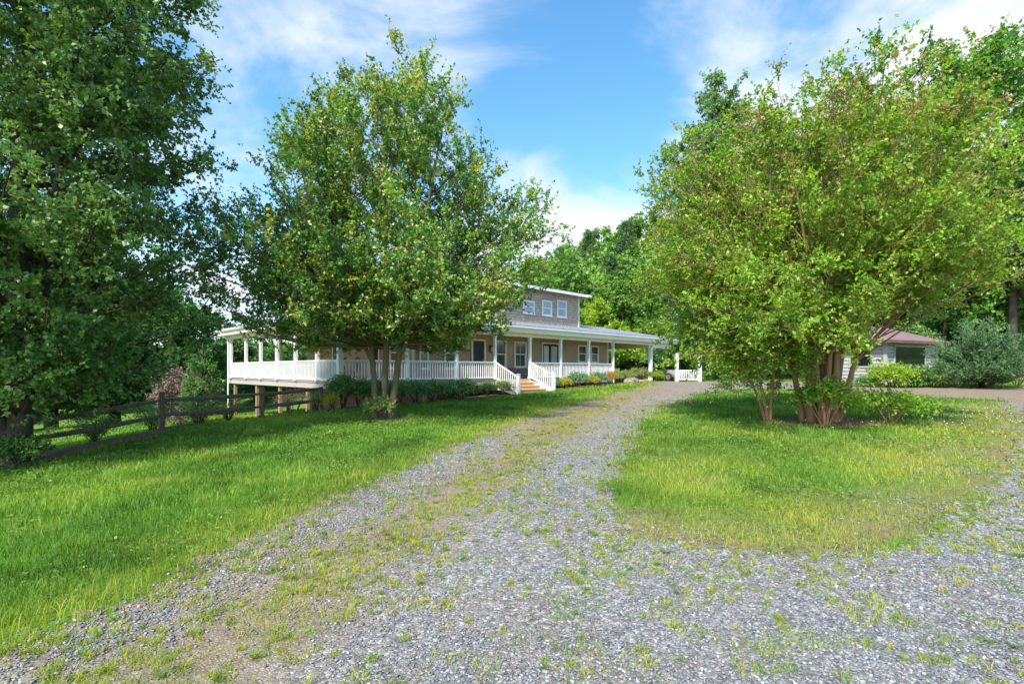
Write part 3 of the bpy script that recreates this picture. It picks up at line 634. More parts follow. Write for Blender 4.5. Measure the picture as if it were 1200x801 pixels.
# downspouts
mb = MB(); mb.tube([(19.2, -.50, EAVE - .16), (19.2, -.46, EAVE - .28), (19.2, -.14, CEIL - .18), (19.2, -.11, CEIL - .5), (19.2, -.11, .75)], .04, 8); mb.build('downspout', M['white'], house)
mb = MB(); mb.tube([(-.50, VB - .45, EAVE - .16), (-.46, VB - .45, EAVE - .3), (-.14, VB - .45, CEIL - .2), (-.12, VB - .45, CEIL - .5), (-.12, VB - .45, -.9)], .045, 8); mb.build('downspout', M['white'], house)

# red-brown chair on the porch
x, y = from_uv(1.05, 1.0); ch = empty('porch_chair', (x, y, FL), R(-50)); tag(ch, 'dark red wooden chair behind the porch railing near the corner post', 'chair')
M['redwood'] = noise_mat('red_brown_wood', (.16, .05, .035), (.24, .09, .06), 6, .6, stretch=(2, 2, 10))
MB().box(-.26, .26, -.24, .24, .40, .44).build('seat', M['redwood'], ch, .006)
mb = MB()
for k in range(5): mb.box(-.25 + k * .105, -.17 + k * .105, .225, .25, .46, 1.02 + .03 * (2 - abs(k - 2)))
mb.box(-.26, .26, .252, .275, .9, .96); mb.build('backrest', M['redwood'], ch)
for i in (-.24, .20):
    for j in (-.23, .19): MB().box(i, i + .045, j, j + .045, 0, .399 if j < 0 else .399).build('leg', M['redwood'], ch)
for i in (-.33, .25):
    mb = MB(); mb.box(i, i + .08, -.27, .24, .62, .645); mb.box(i + .02, i + .06, -.24, -.20, .441, .619); mb.build('armrest', M['redwood'], ch)

# ------------------------------------------------------------------ split rail fence
fence = empty('rail_fence', (FENCE_A[0], FENCE_A[1], gz(*FENCE_A))); tag(fence, 'weathered split rail fence between the lawn and the lower yard', 'fence')
def fpt(Y):
    t = (Y - FENCE_A[1]) / FENCE_D[1]; return FENCE_A[0] + t * FENCE_D[0], Y
FY = [5.0, 8.4, 11.7, 14.9, 18.0, 20.5]; fo = Vector(fence.location)
fr_ = np.random.default_rng(5)
tops = []
for Y in FY:
    x, y = fpt(Y); z = gz(x, y); h = 1.10 if Y < 20 else .92
    pts = [(x - fo.x + fr_.normal(0, .012), y - fo.y, z - fo.z - .2 + (h + .2) * k / 4) for k in range(5)]
    mb = MB(); mb.tube(pts, [.085 + fr_.normal(0, .006) for _ in range(4)] + [.07], 6); mb.build('fence_post', M['rail'], fence)
    tops.append((x, y, z))
for (p, q) in zip(tops[:-1], tops[1:]):
    for hh in (.86, .42):
        a, b = Vector(p) - fo, Vector(q) - fo; e0, e1 = fr_.normal(0, .03, 2)
        pts = [a.lerp(b, t) + Vector((0, 0, hh + (e0 if t < .5 else e1) * abs(t - .5) * 2 - .03 * math.sin(math.pi * t))) for t in np.linspace(-.03, 1.03, 7)]
        rr = [.03, .058, .068, .07, .066, .056, .03]
        MB().tube(pts, rr, 7).build('fence_rail', M['rail'], fence)

# ------------------------------------------------------------------ white posts with picket panel by the turning area
def at_px(px, Y): return (px - 600) / 600 * Y, Y
wf = empty('picket_fence', (*at_px(806, 37.0), gz(*at_px(806, 37.0)))); tag(wf, 'short white picket panel between two tall square posts past the carport', 'fence')
for px in (793, 820):
    x = (px - 806) / 600 * 37.0; mb = MB(); mb.box(x - .11, x + .11, -.11, .11, -.2, 2.02); mb.box(x - .15, x + .15, -.15, .15, 1.9, 1.96); mb.box(x - .13, x + .13, -.13, .13, 2.021, 2.06); mb.build('fence_post', M['white'], wf, .008)
x0, x1 = (793 - 806) / 600 * 37 + .12, (820 - 806) / 600 * 37 - .12
mb = MB(); mb.box(x0, x1, -.03, .03, .80, .86); mb.box(x0, x1, -.03, .03, .14, .20)
for k in range(11):
    x = x0 + (x1 - x0) * (k + .5) / 11; mb.box(x - .025, x + .025, -.02, .02, .201, .799)
mb.build('picket_panel', M['white'], wf)

# ------------------------------------------------------------------ shed
SC = np.array((19.7, 27.0)); sa = math.atan2(.43, .9); szg = gz(20.5, 28.2)
shed = empty('garden_shed', (SC[0], SC[1], szg), sa); tag(shed, 'small whitewashed log-sided shed with a mauve hipped roof', 'shed')
SW, SD, SH = 4.8, 4.2, 2.18
def log_wall(p, q, nm):
    a, b = Vector((*p, 0)), Vector((*q, 0)); t = (b - a).normalized(); o = Vector((t.y, -t.x, 0)); mb = MB(); n = 11; h = SH / n
    for i in range(n):
        vs = []
        for j in range(6):
            th = math.pi * j / 5; off = math.sin(th) * .05; zz = i * h + h * (1 - math.cos(th)) / 2
            vs += [a + o * off + Vector((0, 0, zz)), b + o * off + Vector((0, 0, zz))]
        mb.add(vs, [(2 * j, 2 * j + 1, 2 * j + 3, 2 * j + 2) for j in range(5)])
    c = [a - o * .01, b - o * .01, b - o * .15, a - o * .15]; mb.prism([(v.x, v.y) for v in c], -.3, SH)
    return mb.build(nm, M['logw'], shed)
log_wall((0, 0), (SW, 0), 'log_wall'); log_wall((0, SD), (0, 0), 'log_wall'); log_wall((SW, 0), (SW, SD), 'log_wall'); log_wall((SW, SD), (0, SD), 'log_wall')
for q in (-.09, SW - .07): MB().box(q, q + .16, -.09, .07, -.3, SH - .004).build('corner_board', M['logw'], shed)
def swin(B, a, b, z0, z1):
    f = MB(); B(f, a - .08, a, z0 - .08, z1 + .08, .0, .085); B(f, b, b + .08, z0 - .08, z1 + .08, .0, .085); B(f, a, b, z1, z1 + .08, .0, .085); B(f, a, b, z0 - .08, z0, .0, .085)
    fo_ = f.build('window', M['logw'], shed); p = MB(); B(p, a, b, z0, z1, .0, .06); p.build('pane', M['darkglass'], fo_)
Bf = lambda m, a, b, c, d, p, q: m.box(a, b, -q, -p, c, d)
Bs = lambda m, a, b, c, d, p, q: m.box(-q, -p, a, b, c, d)
swin(Bf, .75, 3.6, .92, 1.95); swin(Bs, .70, 1.75, .92, 1.88)
d = MB(); Bs(d, 2.62, 3.5, -.05, 1.92, .0, .06); sdoor = d.build('door', M['black'], shed); hm = MB(); Bs(hm, 2.72, 2.78, .9, 1.0, .061, .1); hm.build('handle', M['brass'], sdoor)
o_ = .5; z = SH; vs = [(-o_, -o_, z), (SW + o_, -o_, z), (SW + o_, SD + o_, z), (-o_, SD + o_, z), (1.3, SD / 2, z + .95), (SW - 1.0, SD / 2, z + .95), (-o_, -o_, z - .07), (SW + o_, -o_, z - .07), (SW + o_, SD + o_, z - .07), (-o_, SD + o_, z - .07)]
MB().add([(a, b, c + .10) for a, b, c in vs], [(0, 1, 5, 4), (1, 2, 5), (2, 3, 4, 5), (3, 0, 4), (6, 9, 8, 7), (0, 6, 7, 1), (1, 7, 8, 2), (2, 8, 9, 3), (3, 9, 6, 0)]).build('roof', M['mauve'], shed)
mb = MB(); mb.box(-o_ - .02, SW + o_ + .02, -o_ - .03, -o_ - .003, SH - .06, SH + .085); mb.box(-o_ - .03, -o_ - .003, -o_, SD + o_, SH - .06, SH + .085); mb.build('fascia', M['brown'], shed)

# ------------------------------------------------------------------ cars
def car(name, loc, rz, paint, label):
    root = empty(name, loc, rz); tag(root, label, 'car')
    # stations along x (front at +x): x, half width, z bottom, z top (bonnet / belt line)
    st = [(2.28, .62, .38, .60), (2.2, .76, .28, .70), (1.95, .85, .24, .78), (1.5, .89, .22, .86), (.95, .90, .22, .93), (.2, .91, .22, .95), (-.8, .91, .22, .97), (-1.5, .90, .22, .99), (-2.0, .86, .26, .97), (-2.25, .78, .34, .88), (-2.32, .68, .42, .78)]
    vs, k = [], 12
    for x, w, a, b in st:
        for j in range(k):
            th = 2 * math.pi * (j + .5) / k; c, s_ = math.cos(th), math.sin(th); p = .42
            vs.append((x, w * math.copysign(abs(c) ** p, c), (a + b) / 2 + (b - a) / 2 * math.copysign(abs(s_) ** p, s_)))
    n = len(st); fs = [(i * k + j, i * k + (j + 1) % k, (i + 1) * k + (j + 1) % k, (i + 1) * k + j) for i in range(n - 1) for j in range(k)] + [tuple(range(k)), tuple((n - 1) * k + j for j in range(k))]
    MB().add(vs, fs).build('body', paint, root, smooth=True)
    def cab(z0, z1, xs0, xs1, w0, w1, nm, mt):
        vs = [(xs0[0], -w0, z0), (xs0[1], -w0, z0), (xs0[1], w0, z0), (xs0[0], w0, z0), (xs1[0], -w1, z1), (xs1[1], -w1, z1), (xs1[1], w1, z1), (xs1[0], w1, z1)]
        return MB().add(vs, [(3, 2, 1, 0), (4, 5, 6, 7), (0, 1, 5, 4), (1, 2, 6, 5), (2, 3, 7, 6), (3, 0, 4, 7)]).build(nm, mt, root, .03)
    cab(.90, 1.38, (-1.85, 1.05), (-1.15, .30), .80, .62, 'windows', M['darkglass']); cab(1.375, 1.45, (-1.2, .34), (-1.0, .15), .645, .55, 'roof', paint)
    for x in (1.42, -1.40):
        for s_ in (-1, 1):
            m_ = MB(); m_.tube([(x, s_ * .72, .32), (x, s_ * .74, .32), (x, s_ * .90, .32), (x, s_ * .92, .32)], [.28, .32, .32, .28], 20); w_ = m_.build('wheel', M['rubber'], root)
            m2_ = MB(); m2_.tube([(x, s_ * .921, .32), (x, s_ * .932, .32)], .20, 14); m2_.build('rim', M['alloy'], w_)
    for s_ in (-1, 1):
        MB().box(2.12, 2.262, s_ * .68 - .16, s_ * .68 + .12 if s_ > 0 else s_ * .68 + .16, .60, .70).build('headlight', M['blind'], root, .03)
        MB().box(-2.335, -2.2, s_ * .6 - .13, s_ * .6 + .13, .72, .84).build('tail_light', M['redwood'], root, .02)
    MB().box(2.2, 2.30, -.42, .42, .42, .54).build('grille', M['black'], root, .02)
    MB().box(2.18, 2.33, -.74, .74, .30, .40).build('bumper', paint, root, .03)
    return root
M['silver'] = noise_mat('warm_silver_paint', (.30, .27, .25), (.34, .31, .29), 1, .3, spec=.6, metal=.3)
M['carblack'] = noise_mat('dark_blue_paint', (.01, .012, .02), (.014, .017, .026), 1, .2, spec=.6)
car('parked_car', (11.9, 41.2, gz(11.9, 41.2)), R(-52), M['silver'], 'silver sedan parked nose out at the carport behind the white posts')
car('parked_car', (35.0, 33.0, gz(35, 33)), R(200), M['carblack'], 'dark car at the far right edge beyond the large juniper')

# grill and table under the carport
x, y = from_uv(u_at(733, 2.6), 2.6); z = gz(x, y); g = empty('barbecue_grill', (x, y, z), R(45)); tag(g, 'black lidded grill cart in the shade of the carport', 'grill')
mb = MB()
for i in (-.45, .41):
    for j in (-.25, .21): mb.box(i, i + .04, j, j + .04, 0, .8)
mb.box(-.46, .46, -.26, .26, .16, .19); mb.build('cart', M['iron'], g)
MB().box(-.42, .42, -.27, .27, .80, 1.0).build('firebox', M['black'], g, .02)
vs = []; prof = [(-.27, 1.001), (-.26, 1.16), (-.15, 1.27), (.12, 1.27), (.26, 1.14), (.27, 1.001)]; n = len(prof)
MB().add([(-.42, a, b) for a, b in prof] + [(.42, a, b) for a, b in prof], [(i, (i + 1) % n, n + (i + 1) % n, n + i) for i in range(n)] + [tuple(range(n)), tuple(range(n, 2 * n))]).build('lid', M['black'], g)
MB().box(.47, .8, -.22, .22, .93, .96).build('side_shelf', M['iron'], g)
x, y = from_uv(u_at(752, 4.8), 4.8); z = gz(x, y); tb = empty('patio_table', (x, y, z), R(45)); tag(tb, 'dark patio table in the shade at the back of the carport', 'table')
MB().box(-.9, .9, -.55, .55, .70, .74).build('tabletop', M['iron'], tb, .01)
for i in (-.82, .76):
    for j in (-.48, .42): MB().box(i, i + .06, j, j + .06, 0, .699).build('leg', M['iron'], tb)

# ------------------------------------------------------------------ trees and shrubs
def tubes(P, Rd, k):
    P = np.asarray(P, float); B, n = P.shape[:2]; Tn = unit(np.gradient(P, axis=1)); mt = unit(Tn.mean(1))
    ref = np.where(np.abs(mt[:, 2:3]) < .8, np.array([[0, 0, 1.]]), np.array([[1., 0, 0]]))[:, None]
    Na = unit(np.cross(Tn, np.broadcast_to(ref, Tn.shape))); Nb = np.cross(Tn, Na)
    th = np.arange(k) * 2 * np.pi / k
    ring = P[:, :, None] + np.asarray(Rd)[:, :, None, None] * (np.cos(th)[None, None, :, None] * Na[:, :, None] + np.sin(th)[None, None, :, None] * Nb[:, :, None])
    V = ring.reshape(-1, 3); b = np.arange(B)[:, None, None] * n * k; i = np.arange(n - 1)[None, :, None] * k; j = np.arange(k)[None, None]; j2 = (j + 1) % k
    F = np.stack([b + i + j, b + i + j2, b + i + k + j2, b + i + k + j], -1).reshape(-1, 4)
    return V, F
def join(parts):
    Vs, Fs, o = [], [], 0
    for V, F in parts: Vs.append(V); Fs.append(F + o); o += len(V)
    return np.concatenate(Vs), np.concatenate(Fs)
def bez(p0, p1, p2, n):
    t = np.linspace(0, 1, n)[None, :, None]; return (1 - t) ** 2 * p0[:, None] + 2 * t * (1 - t) * p1[:, None] + t * t * p2[:, None]
def leaf_quads(C, D, L, asp, g, up=.6, fold=.18):
    n = len(C); Nn = unit(g.normal(size=(n, 3)) + np.array([0, 0, up])); Sd = unit(np.cross(Nn, D)); Nn = np.cross(D, Sd)
    L = L[:, None]; w = L * asp * .5
    V = np.stack([C, C + D * L * .45 + Sd * w + Nn * w * fold * 2, C + D * L - Nn * L * .12, C + D * L * .45 - Sd * w + Nn * w * fold * 2], 1).reshape(-1, 3)
    return V, np.arange(4 * n).reshape(-1, 4)
def crown_pts(g, n, prof, center, lobes=.16, edge=.42):
    """prof: (z, r) pairs, points inside the turned profile, denser towards the rim"""
    zs, rs = np.array(prof).T; zz = np.linspace(zs[0], zs[-1], 200); rr = np.interp(zz, zs, rs); w = (rr + .15) ** 1.6; c = np.cumsum(w) / w.sum()
    z = np.interp(g.random(n), c, zz); r = np.interp(z, zs, rs); th = g.random(n) * 2 * np.pi; ph = g.random(6) * 6.28
    lob = 1 + lobes * (np.sin(2 * th + ph[0] + z * .5) * .5 + np.sin(3 * th + ph[1] - z * .7) * .7 + np.sin(5 * th + ph[2] + z) * .5)
    q = r * lob * g.random(n) ** edge
    return np.stack([center[0] + q * np.cos(th), center[1] + q * np.sin(th), z], -1)

def tree_parts(seed, trunks, prof, center, n_limb, n_br, n_sh, n_lf, leaf, br_len, sh_len, rise=.75, up=.35, asp=.55, limb_r=.05, edge=.42, lobes=.16, tipf=None, hang=0.0, bottom_start=.3, leaf_up=.6, n_ends=None, wild=.55, cut=None, jit=.5, sag=-.10):
    """returns wood (V, F), leaves (V, F, attrs). trunks: list of (points (n,3), radii)"""
    g = np.random.default_rng(seed); wood = []
    for P, r in trunks:
        P = np.asarray(P, float)[None]; wood.append(tubes(P, np.asarray(r, float)[None], 9))
    E = crown_pts(g, n_limb, prof, center, lobes, edge)
    if cut is not None: E = cut(E)
    S0 = np.empty_like(E); R0 = np.empty(n_limb)
    for i in range(n_limb):
        best = None
        for P, r in random.Random(seed * 7 + i).sample(trunks, min(3, len(trunks))):
            P = np.asarray(P, float); tt = np.linspace(bottom_start, 1, 24); q = np.stack([np.interp(tt * (len(P) - 1), np.arange(len(P)), P[:, a]) for a in range(3)], -1)
            dxy = np.hypot(*(q[:, :2] - E[i, :2]).T); cost = np.abs((E[i, 2] - q[:, 2]) - rise * dxy) + .35 * dxy + g.random(24) * jit
            j = cost.argmin()
            if best is None or cost[j] < best[0]: best = (cost[j], q[j], np.interp(tt[j] * (len(P) - 1), np.arange(len(P)), np.asarray(r, float)))
        S0[i], R0[i] = best[1], best[2]
    L = np.linalg.norm(E - S0, axis=1, keepdims=True)
    Cc = (S0 + E) / 2 + np.array([0, 0, sag]) * L + g.normal(size=E.shape) * L * .07
    Lp = bez(S0, Cc, E, 8); lr = np.minimum(R0 * .7, limb_r * np.sqrt(np.maximum(L[:, 0], .3) / 2.5))
    wood.append(tubes(Lp, lr[:, None] * np.linspace(1, .22, 8)[None], 5))
    # branchlets
    B = n_limb * n_br; li = np.repeat(np.arange(n_limb), n_br); t = .30 + .70 * g.random(B) ** .75; fi = t * 7; i0 = np.minimum(fi.astype(int), 6); fr = (fi - i0)[:, None]
    b0 = Lp[li, i0] * (1 - fr) + Lp[li, i0 + 1] * fr; lt = unit(Lp[li, i0 + 1] - Lp[li, i0])
    out_ = unit((b0 - np.array([center[0], center[1], 0])) * np.array([1, 1, 0.0]) + 1e-6)
    bd = unit(lt * .7 + unit(g.normal(size=(B, 3))) * wild * 1.5 + out_ * .25 + np.array([0, 0, up]))
    bl = br_len * (.5 + g.random(B)) * (1.15 - .5 * t)
    b2 = b0 + bd * bl[:, None] + np.array([0, 0, -hang]) * bl[:, None]; bm = b0 + bd * bl[:, None] * .5 + np.array([0, 0, .06]) * bl[:, None]
    Bp = bez(b0, bm, b2, 4); wood.append(tubes(Bp, (limb_r * .22) * np.linspace(1, .35, 4)[None] * np.ones((B, 1)), 3))
    # shoots
    n = B * n_sh; bi = np.repeat(np.arange(B), n_sh); t = .15 + .85 * g.random(n); s0 = Bp[bi, 0] * ((1 - t) ** 2)[:, None] + 2 * (t * (1 - t))[:, None] * bm[bi] + (t ** 2)[:, None] * b2[bi]
    sd_ = unit(bd[bi] * .8 + unit(g.normal(size=(n, 3))) * 1.0 + np.array([0, 0, up - hang])); slen = sh_len * (.5 + g.random(n))
    m = n * n_lf; si = np.repeat(np.arange(n), n_lf); t = (g.random(m) * .95 + .05); C = s0[si] + sd_[si] * (t * slen[si])[:, None]
    D = unit(sd_[si] * .5 + unit(g.normal(size=(m, 3))) + np.array([0, 0, -.25])); LL = leaf * (.65 + .6 * g.random(m))
    V, F = leaf_quads(C, D, LL, asp, g, leaf_up)
    ltint = np.repeat(g.normal(0, .20, n_limb), n_br)[bi][si]; btint = g.normal(0, .13, B)[bi][si]
    tint = np.clip(.5 + ltint + btint + g.normal(0, .2, m), 0, 1)
    hue = np.zeros(m)
    if tipf is not None: hue = tipf(g, C, t * slen[si] / sh_len, bi[si], B)
    return join(wood), (V, F, {'tint': np.repeat(tint, 4), 'hue': np.repeat(hue, 4)})

def make_tree(name, loc, label, cat, bark, leafm, group=None, **k):
    root = empty(name, loc); tag(root, label, cat, group)
    (WV, WF), (V, F, at) = tree_parts(**k)
    mesh_obj('trunk', WV, [WF], bark, root, smooth=True); mesh_obj('crown', V, [F], leafm, root, attrs=at)
    return root
def copy_tree(o):
    c = o.copy(); COL.objects.link(c)
    for ch in o.children:
        d = ch.copy(); COL.objects.link(d); d.parent = c; d.matrix_parent_inverse.identity()
    return c

def path(*pts): return [np.array(p, float) for p in pts]
# --- left maple
make_tree('maple_tree', (-11.0, 11.4, gz(-11.0, 11.4) - .05), 'tall dense dark green maple by the fence at the left edge', 'tree', M['bark_dark'], M['maple_leaf'],
    seed=21, trunks=[(path((0, 0, 0), (.05, .05, 2.2), (-.1, .1, 5), (.1, 0, 9), (0, 0, 13)), (.25, .20, .16, .11, .04)), (path((.1, -.05, .2), (.7, -.3, 3), (1.5, -.6, 6.5), (1.9, -.7, 10)), (.15, .12, .09, .03)), (path((-.1, 0, .3), (-.7, -.6, 3), (-1.4, -1.1, 7), (-1.6, -1.2, 11)), (.16, .12, .09, .03))],
    prof=[(1.9, 2.0), (2.7, 3.2), (4.2, 4.4), (7, 4.7), (9.5, 4.3), (12, 3.0), (14.2, .6)], center=(-.1, -.5), n_limb=320, n_br=10, n_sh=8, n_lf=12, leaf=.088, br_len=1.0, sh_len=.36, rise=.45, up=.05, asp=.72, limb_r=.04, hang=.08, bottom_start=.12)
# --- pear tree in the lawn
def pear_tip(g, C, t, bi, B):
    b = (g.random(B) < .30)[bi]; return np.clip(b * t * 1.1 * (g.random(len(t)) < .75), 0, .8)
make_tree('pear_tree', (-3.95, 15.8, gz(-3.95, 15.8) - .05), 'three-stemmed spreading pear tree in the lawn before the porch', 'tree', M['bark_tan'], M['pear_leaf'],
    seed=5, trunks=[(path((-.25, 0, 0), (-.32, .05, 1.2), (-.42, .1, 2.3), (-1.2, .2, 5), (-1.9, .3, 8.5)), (.105, .09, .08, .055, .02)), (path((0, .05, 0), (0, .1, 1.3), (.06, .1, 2.5), (.0, .2, 6), (-.1, .2, 10.3)), (.12, .10, .095, .07, .02)), (path((.2, -.02, 0), (.36, 0, 1.2), (.50, 0, 2.4), (1.1, -.2, 5), (1.8, -.2, 8.8)), (.115, .10, .09, .06, .02)),
      (path((.44, 0, 1.9), (.8, -.1, 2.6), (1.5, -.3, 3.8), (2.6, -.4, 5), (3.3, -.4, 6)), (.07, .065, .05, .04, .02)), (path((-.37, .05, 1.8), (-.75, .2, 2.5), (-1.5, .3, 3.7), (-2.5, .3, 5), (-3.3, .3, 6.4)), (.07, .065, .05, .04, .02))],
    prof=[(2.3, 2.4), (2.9, 4.1), (4.2, 4.65), (5.6, 4.4), (7.3, 3.9), (8.7, 3.1), (9.9, 2.1), (10.6, .9)], center=(-.05, 0), n_limb=370, n_br=8, n_sh=6, n_lf=11, leaf=.09, br_len=.95, sh_len=.40, rise=1.0, up=.5, asp=.72, limb_r=.03, lobes=.2, tipf=pear_tip, bottom_start=.5)
# --- crape myrtle
def crape_tip(g, C, t, bi, B):
    hgt = np.clip((C[:, 2] - 4.0) / 5, 0, 1); b = (g.random(B) < .38)[bi]; return np.clip(b * (t > .5) * (.25 + hgt * .9) * (g.random(len(t)) < .8), 0, .9)
def crape_cut(E):
    lo = np.where(E[:, 0] > -.1, 3.75 - .14 * np.clip(-E[:, 1], -1, 5) + .25 * (E[:, 0] > .3) * (E[:, 0] < 3.2), np.where(E[:, 0] > -.9, 2.6, 1.3)); E[:, 2] = np.where(E[:, 2] < lo, lo + (lo - E[:, 2]) * .5, E[:, 2]); return E
ct = []
gg = np.random.default_rng(77)
for k in range(13):
    th = k * 2.399 + .3; r0 = .14 + .38 * gg.random(); sp = .4 + 2.3 * (k / 13) ** .8; hh = 7.2 - .16 * k + .6 * gg.random()
    b = np.array((r0 * math.cos(th), r0 * math.sin(th) * .6, 0)); e = np.array((sp * math.cos(th), sp * math.sin(th), hh)); m1 = b * .7 + e * .3 + np.array((-.3 * math.cos(th), -.3 * math.sin(th), .15 * hh)) * .35; m2_ = b * .35 + e * .65 + gg.normal(0, .12, 3)
    r = .105 - .003 * k; ct.append((path(b, b * .82 + m1 * .18 + gg.normal(0, .01, 3) , m1, m2_, e), (r * 1.15, r * .95, r * .68, r * .42, .015)))
make_tree('crape_myrtle', (7.9, 13.0, gz(7.9, 13.0) - .05), 'large many-stemmed crape myrtle with cinnamon bark on the grass island', 'tree', M['bark_red'], M['crape_leaf'],
    seed=9, trunks=ct, prof=[(1.5, 3.3), (2.4, 4.1), (4.0, 4.35), (5.6, 4.1), (7.0, 3.4), (8.0, 2.5), (8.6, 1.4)], center=(-.35, 0), n_limb=560, n_br=7, n_sh=6, n_lf=11, leaf=.078, br_len=.72, sh_len=.34, rise=1.35, up=.3, asp=.58, limb_r=.02, lobes=.10, tipf=crape_tip, bottom_start=.42, cut=crape_cut, jit=1.6, sag=.13)
make_tree('crape_myrtle', (6.55, 13.1, gz(6.55, 13.1) - .04), 'slender crape myrtle sapling left of the large cinnamon-barked one', 'tree', M['bark_red'], M['crape_leaf'],
    seed=19, trunks=[(path((0, 0, 0), (-.12, 0, .7), (-.3, 0, 1.5), (-.6, .1, 2.6)), (.05, .04, .032, .01)), (path((.05, .03, 0), (.12, .05, .8), (.2, .0, 1.8), (.1, -.1, 3.0)), (.055, .045, .035, .01)), (path((-.05, 0, 0), (-.35, -.1, .8), (-.8, -.2, 1.6)), (.04, .03, .01))],
    prof=[(.8, .9), (1.4, 1.35), (2.2, 1.3), (3.0, .5)], center=(-.2, 0), n_limb=26, n_br=8, n_sh=5, n_lf=9, leaf=.07, br_len=.55, sh_len=.35, rise=.6, up=.3, asp=.6, limb_r=.022, bottom_start=.35)

# low suckers at the foot of the crape myrtle
def shrub(name, x, y, rx, rz, leafm, label, cat='shrub', n=16, leaf=.06, group=None, seed=None, up=.4, asp=.55, dz=0.0, stem='bark_dark', zb=.12, ry=None, nsh=5, nlf=8):
    seed = seed if seed is not None else int(abs(x * 131 + y * 977)) % 99991
    g = np.random.default_rng(seed); root = empty(name, (x, y, gz(x, y) + dz - .03)); tag(root, label, cat, group); ry = ry or rx
    ns = 7; th = np.arange(ns) * 2 * np.pi / ns + g.random(ns)
    e = np.stack([rx * .55 * np.cos(th), ry * .55 * np.sin(th), rz * (.65 + .3 * g.random(ns))], -1)
    b = e * np.array([.12, .12, 0]); mid = (b + e) / 2 * np.array([.8, .8, 1.1]); P = bez(b, mid, e, 5)
    wood = [tubes(P, (.012 + .012 * rz) * np.linspace(1, .3, 5)[None] * np.ones((ns, 1)), 5)]
    K = n * 14; d = unit(g.normal(size=(K, 3))); d[:, 2] = np.abs(d[:, 2]) * 1.0 - .25; rad = g.random(K) ** .3 * (1 + .22 * np.sin(d[:, 0] * 5 + seed) * np.sin(d[:, 1] * 4 + d[:, 2] * 5))
    c0 = np.array([0, 0, rz * .5 + zb * .5]); C0 = c0 + d * rad[:, None] * np.array([rx, ry, rz * .5 - zb * .2]) * .85
    C0[:, 2] = np.maximum(C0[:, 2], zb)
    n2 = K * nsh; ki = np.repeat(np.arange(K), nsh); sd_ = unit(d[ki] * .9 + unit(g.normal(size=(n2, 3))) + np.array([0, 0, up])); sl = leaf * 3.2 * (.5 + g.random(n2))
    m = n2 * nlf // 2; si = g.integers(0, n2, m); t = g.random(m); Cc = C0[ki[si]] + sd_[si] * (t * sl[si])[:, None]; Cc[:, 2] = np.maximum(Cc[:, 2], .02)
    D = unit(sd_[si] * .7 + unit(g.normal(size=(m, 3)))); V, F = leaf_quads(Cc, D, leaf * (.6 + .7 * g.random(m)), asp, g, .6)
    tint = np.clip(.5 + g.normal(0, .15, K)[ki[si]] + g.normal(0, .2, m), 0, 1)
    WV, WF = join(wood); mesh_obj('stems', WV, [WF], M[stem], root, smooth=True); mesh_obj('foliage', V, [F], leafm, root, attrs={'tint': np.repeat(tint, 4), 'hue': np.zeros(4 * m)})
    return root
def pxY(px, Y): return ((px - 600) / 600 * Y, Y)
shrub('basal_shoots', 7.55, 12.35, 1.0, 1.15, M['crape_leaf'], 'bright leafy suckers at the foot of the large crape myrtle', 'shoots', n=10, leaf=.075, stem='bark_red')
shrub('basal_shoots', 9.1, 12.3, .9, .8, M['crape_leaf'], 'low arching leafy suckers right of the crape myrtle trunks', 'shoots', n=8, leaf=.075, stem='bark_red')
shrub('basal_shoots', -4.0, 15.45, .55, .75, M['shrub_olive'], 'leafy suckers round the foot of the three-stemmed pear', 'shoots', n=7, leaf=.06)

def bed(px, v): u = u_at(px, v); return from_uv(u, v)
FS = 'shrubs along the porch left of the steps'; GS = 'shrubs along the porch right of the steps'
for (px, v, rx, rz, mt, lab, lf) in (
    (402, -.75, .62, 1.45, 'shrub_green', 'tall fresh green shrub at the porch corner beside the fence end', .08),
    (421, -.95, .75, 1.15, 'dark_leaf', 'dark glossy shrub just right of the porch corner', .075),
    (441, -1.0, .80, 1.05, 'dark_leaf', 'dark rounded shrub seen behind the left pear stem', .07),
    (468, -1.0, .80, 1.05, 'shrub_green', 'mid green shrub seen right behind the pear stems', .07),
    (487, -1.0, .70, .98, 'shrub_blue', 'bluish shrub with pale leaf edges right of the pear tree', .07),
    (506, -1.0, .72, .95, 'shrub_green', 'leafy green shrub midway along the left railing', .07),
    (524, -1.0, .66, .88, 'shrub_blue', 'blue-green shrub below the post left of the front door', .065),
    (541, -1.0, .75, .85, 'shrub_green', 'large-leaved bright shrub below the front door railing', .085),
    (572, -.95, .42, .72, 'dark_leaf', 'small upright dark shrub near the left stair railing', .05),
    (589, -1.0, .55, .74, 'shrub_olive', 'olive shrub with pale stems against the left stair railing', .055)):
    x, y = bed(px, v); shrub('foundation_shrub', x, y, rx, rz, M[mt], lab, group=FS, n=12, leaf=lf)
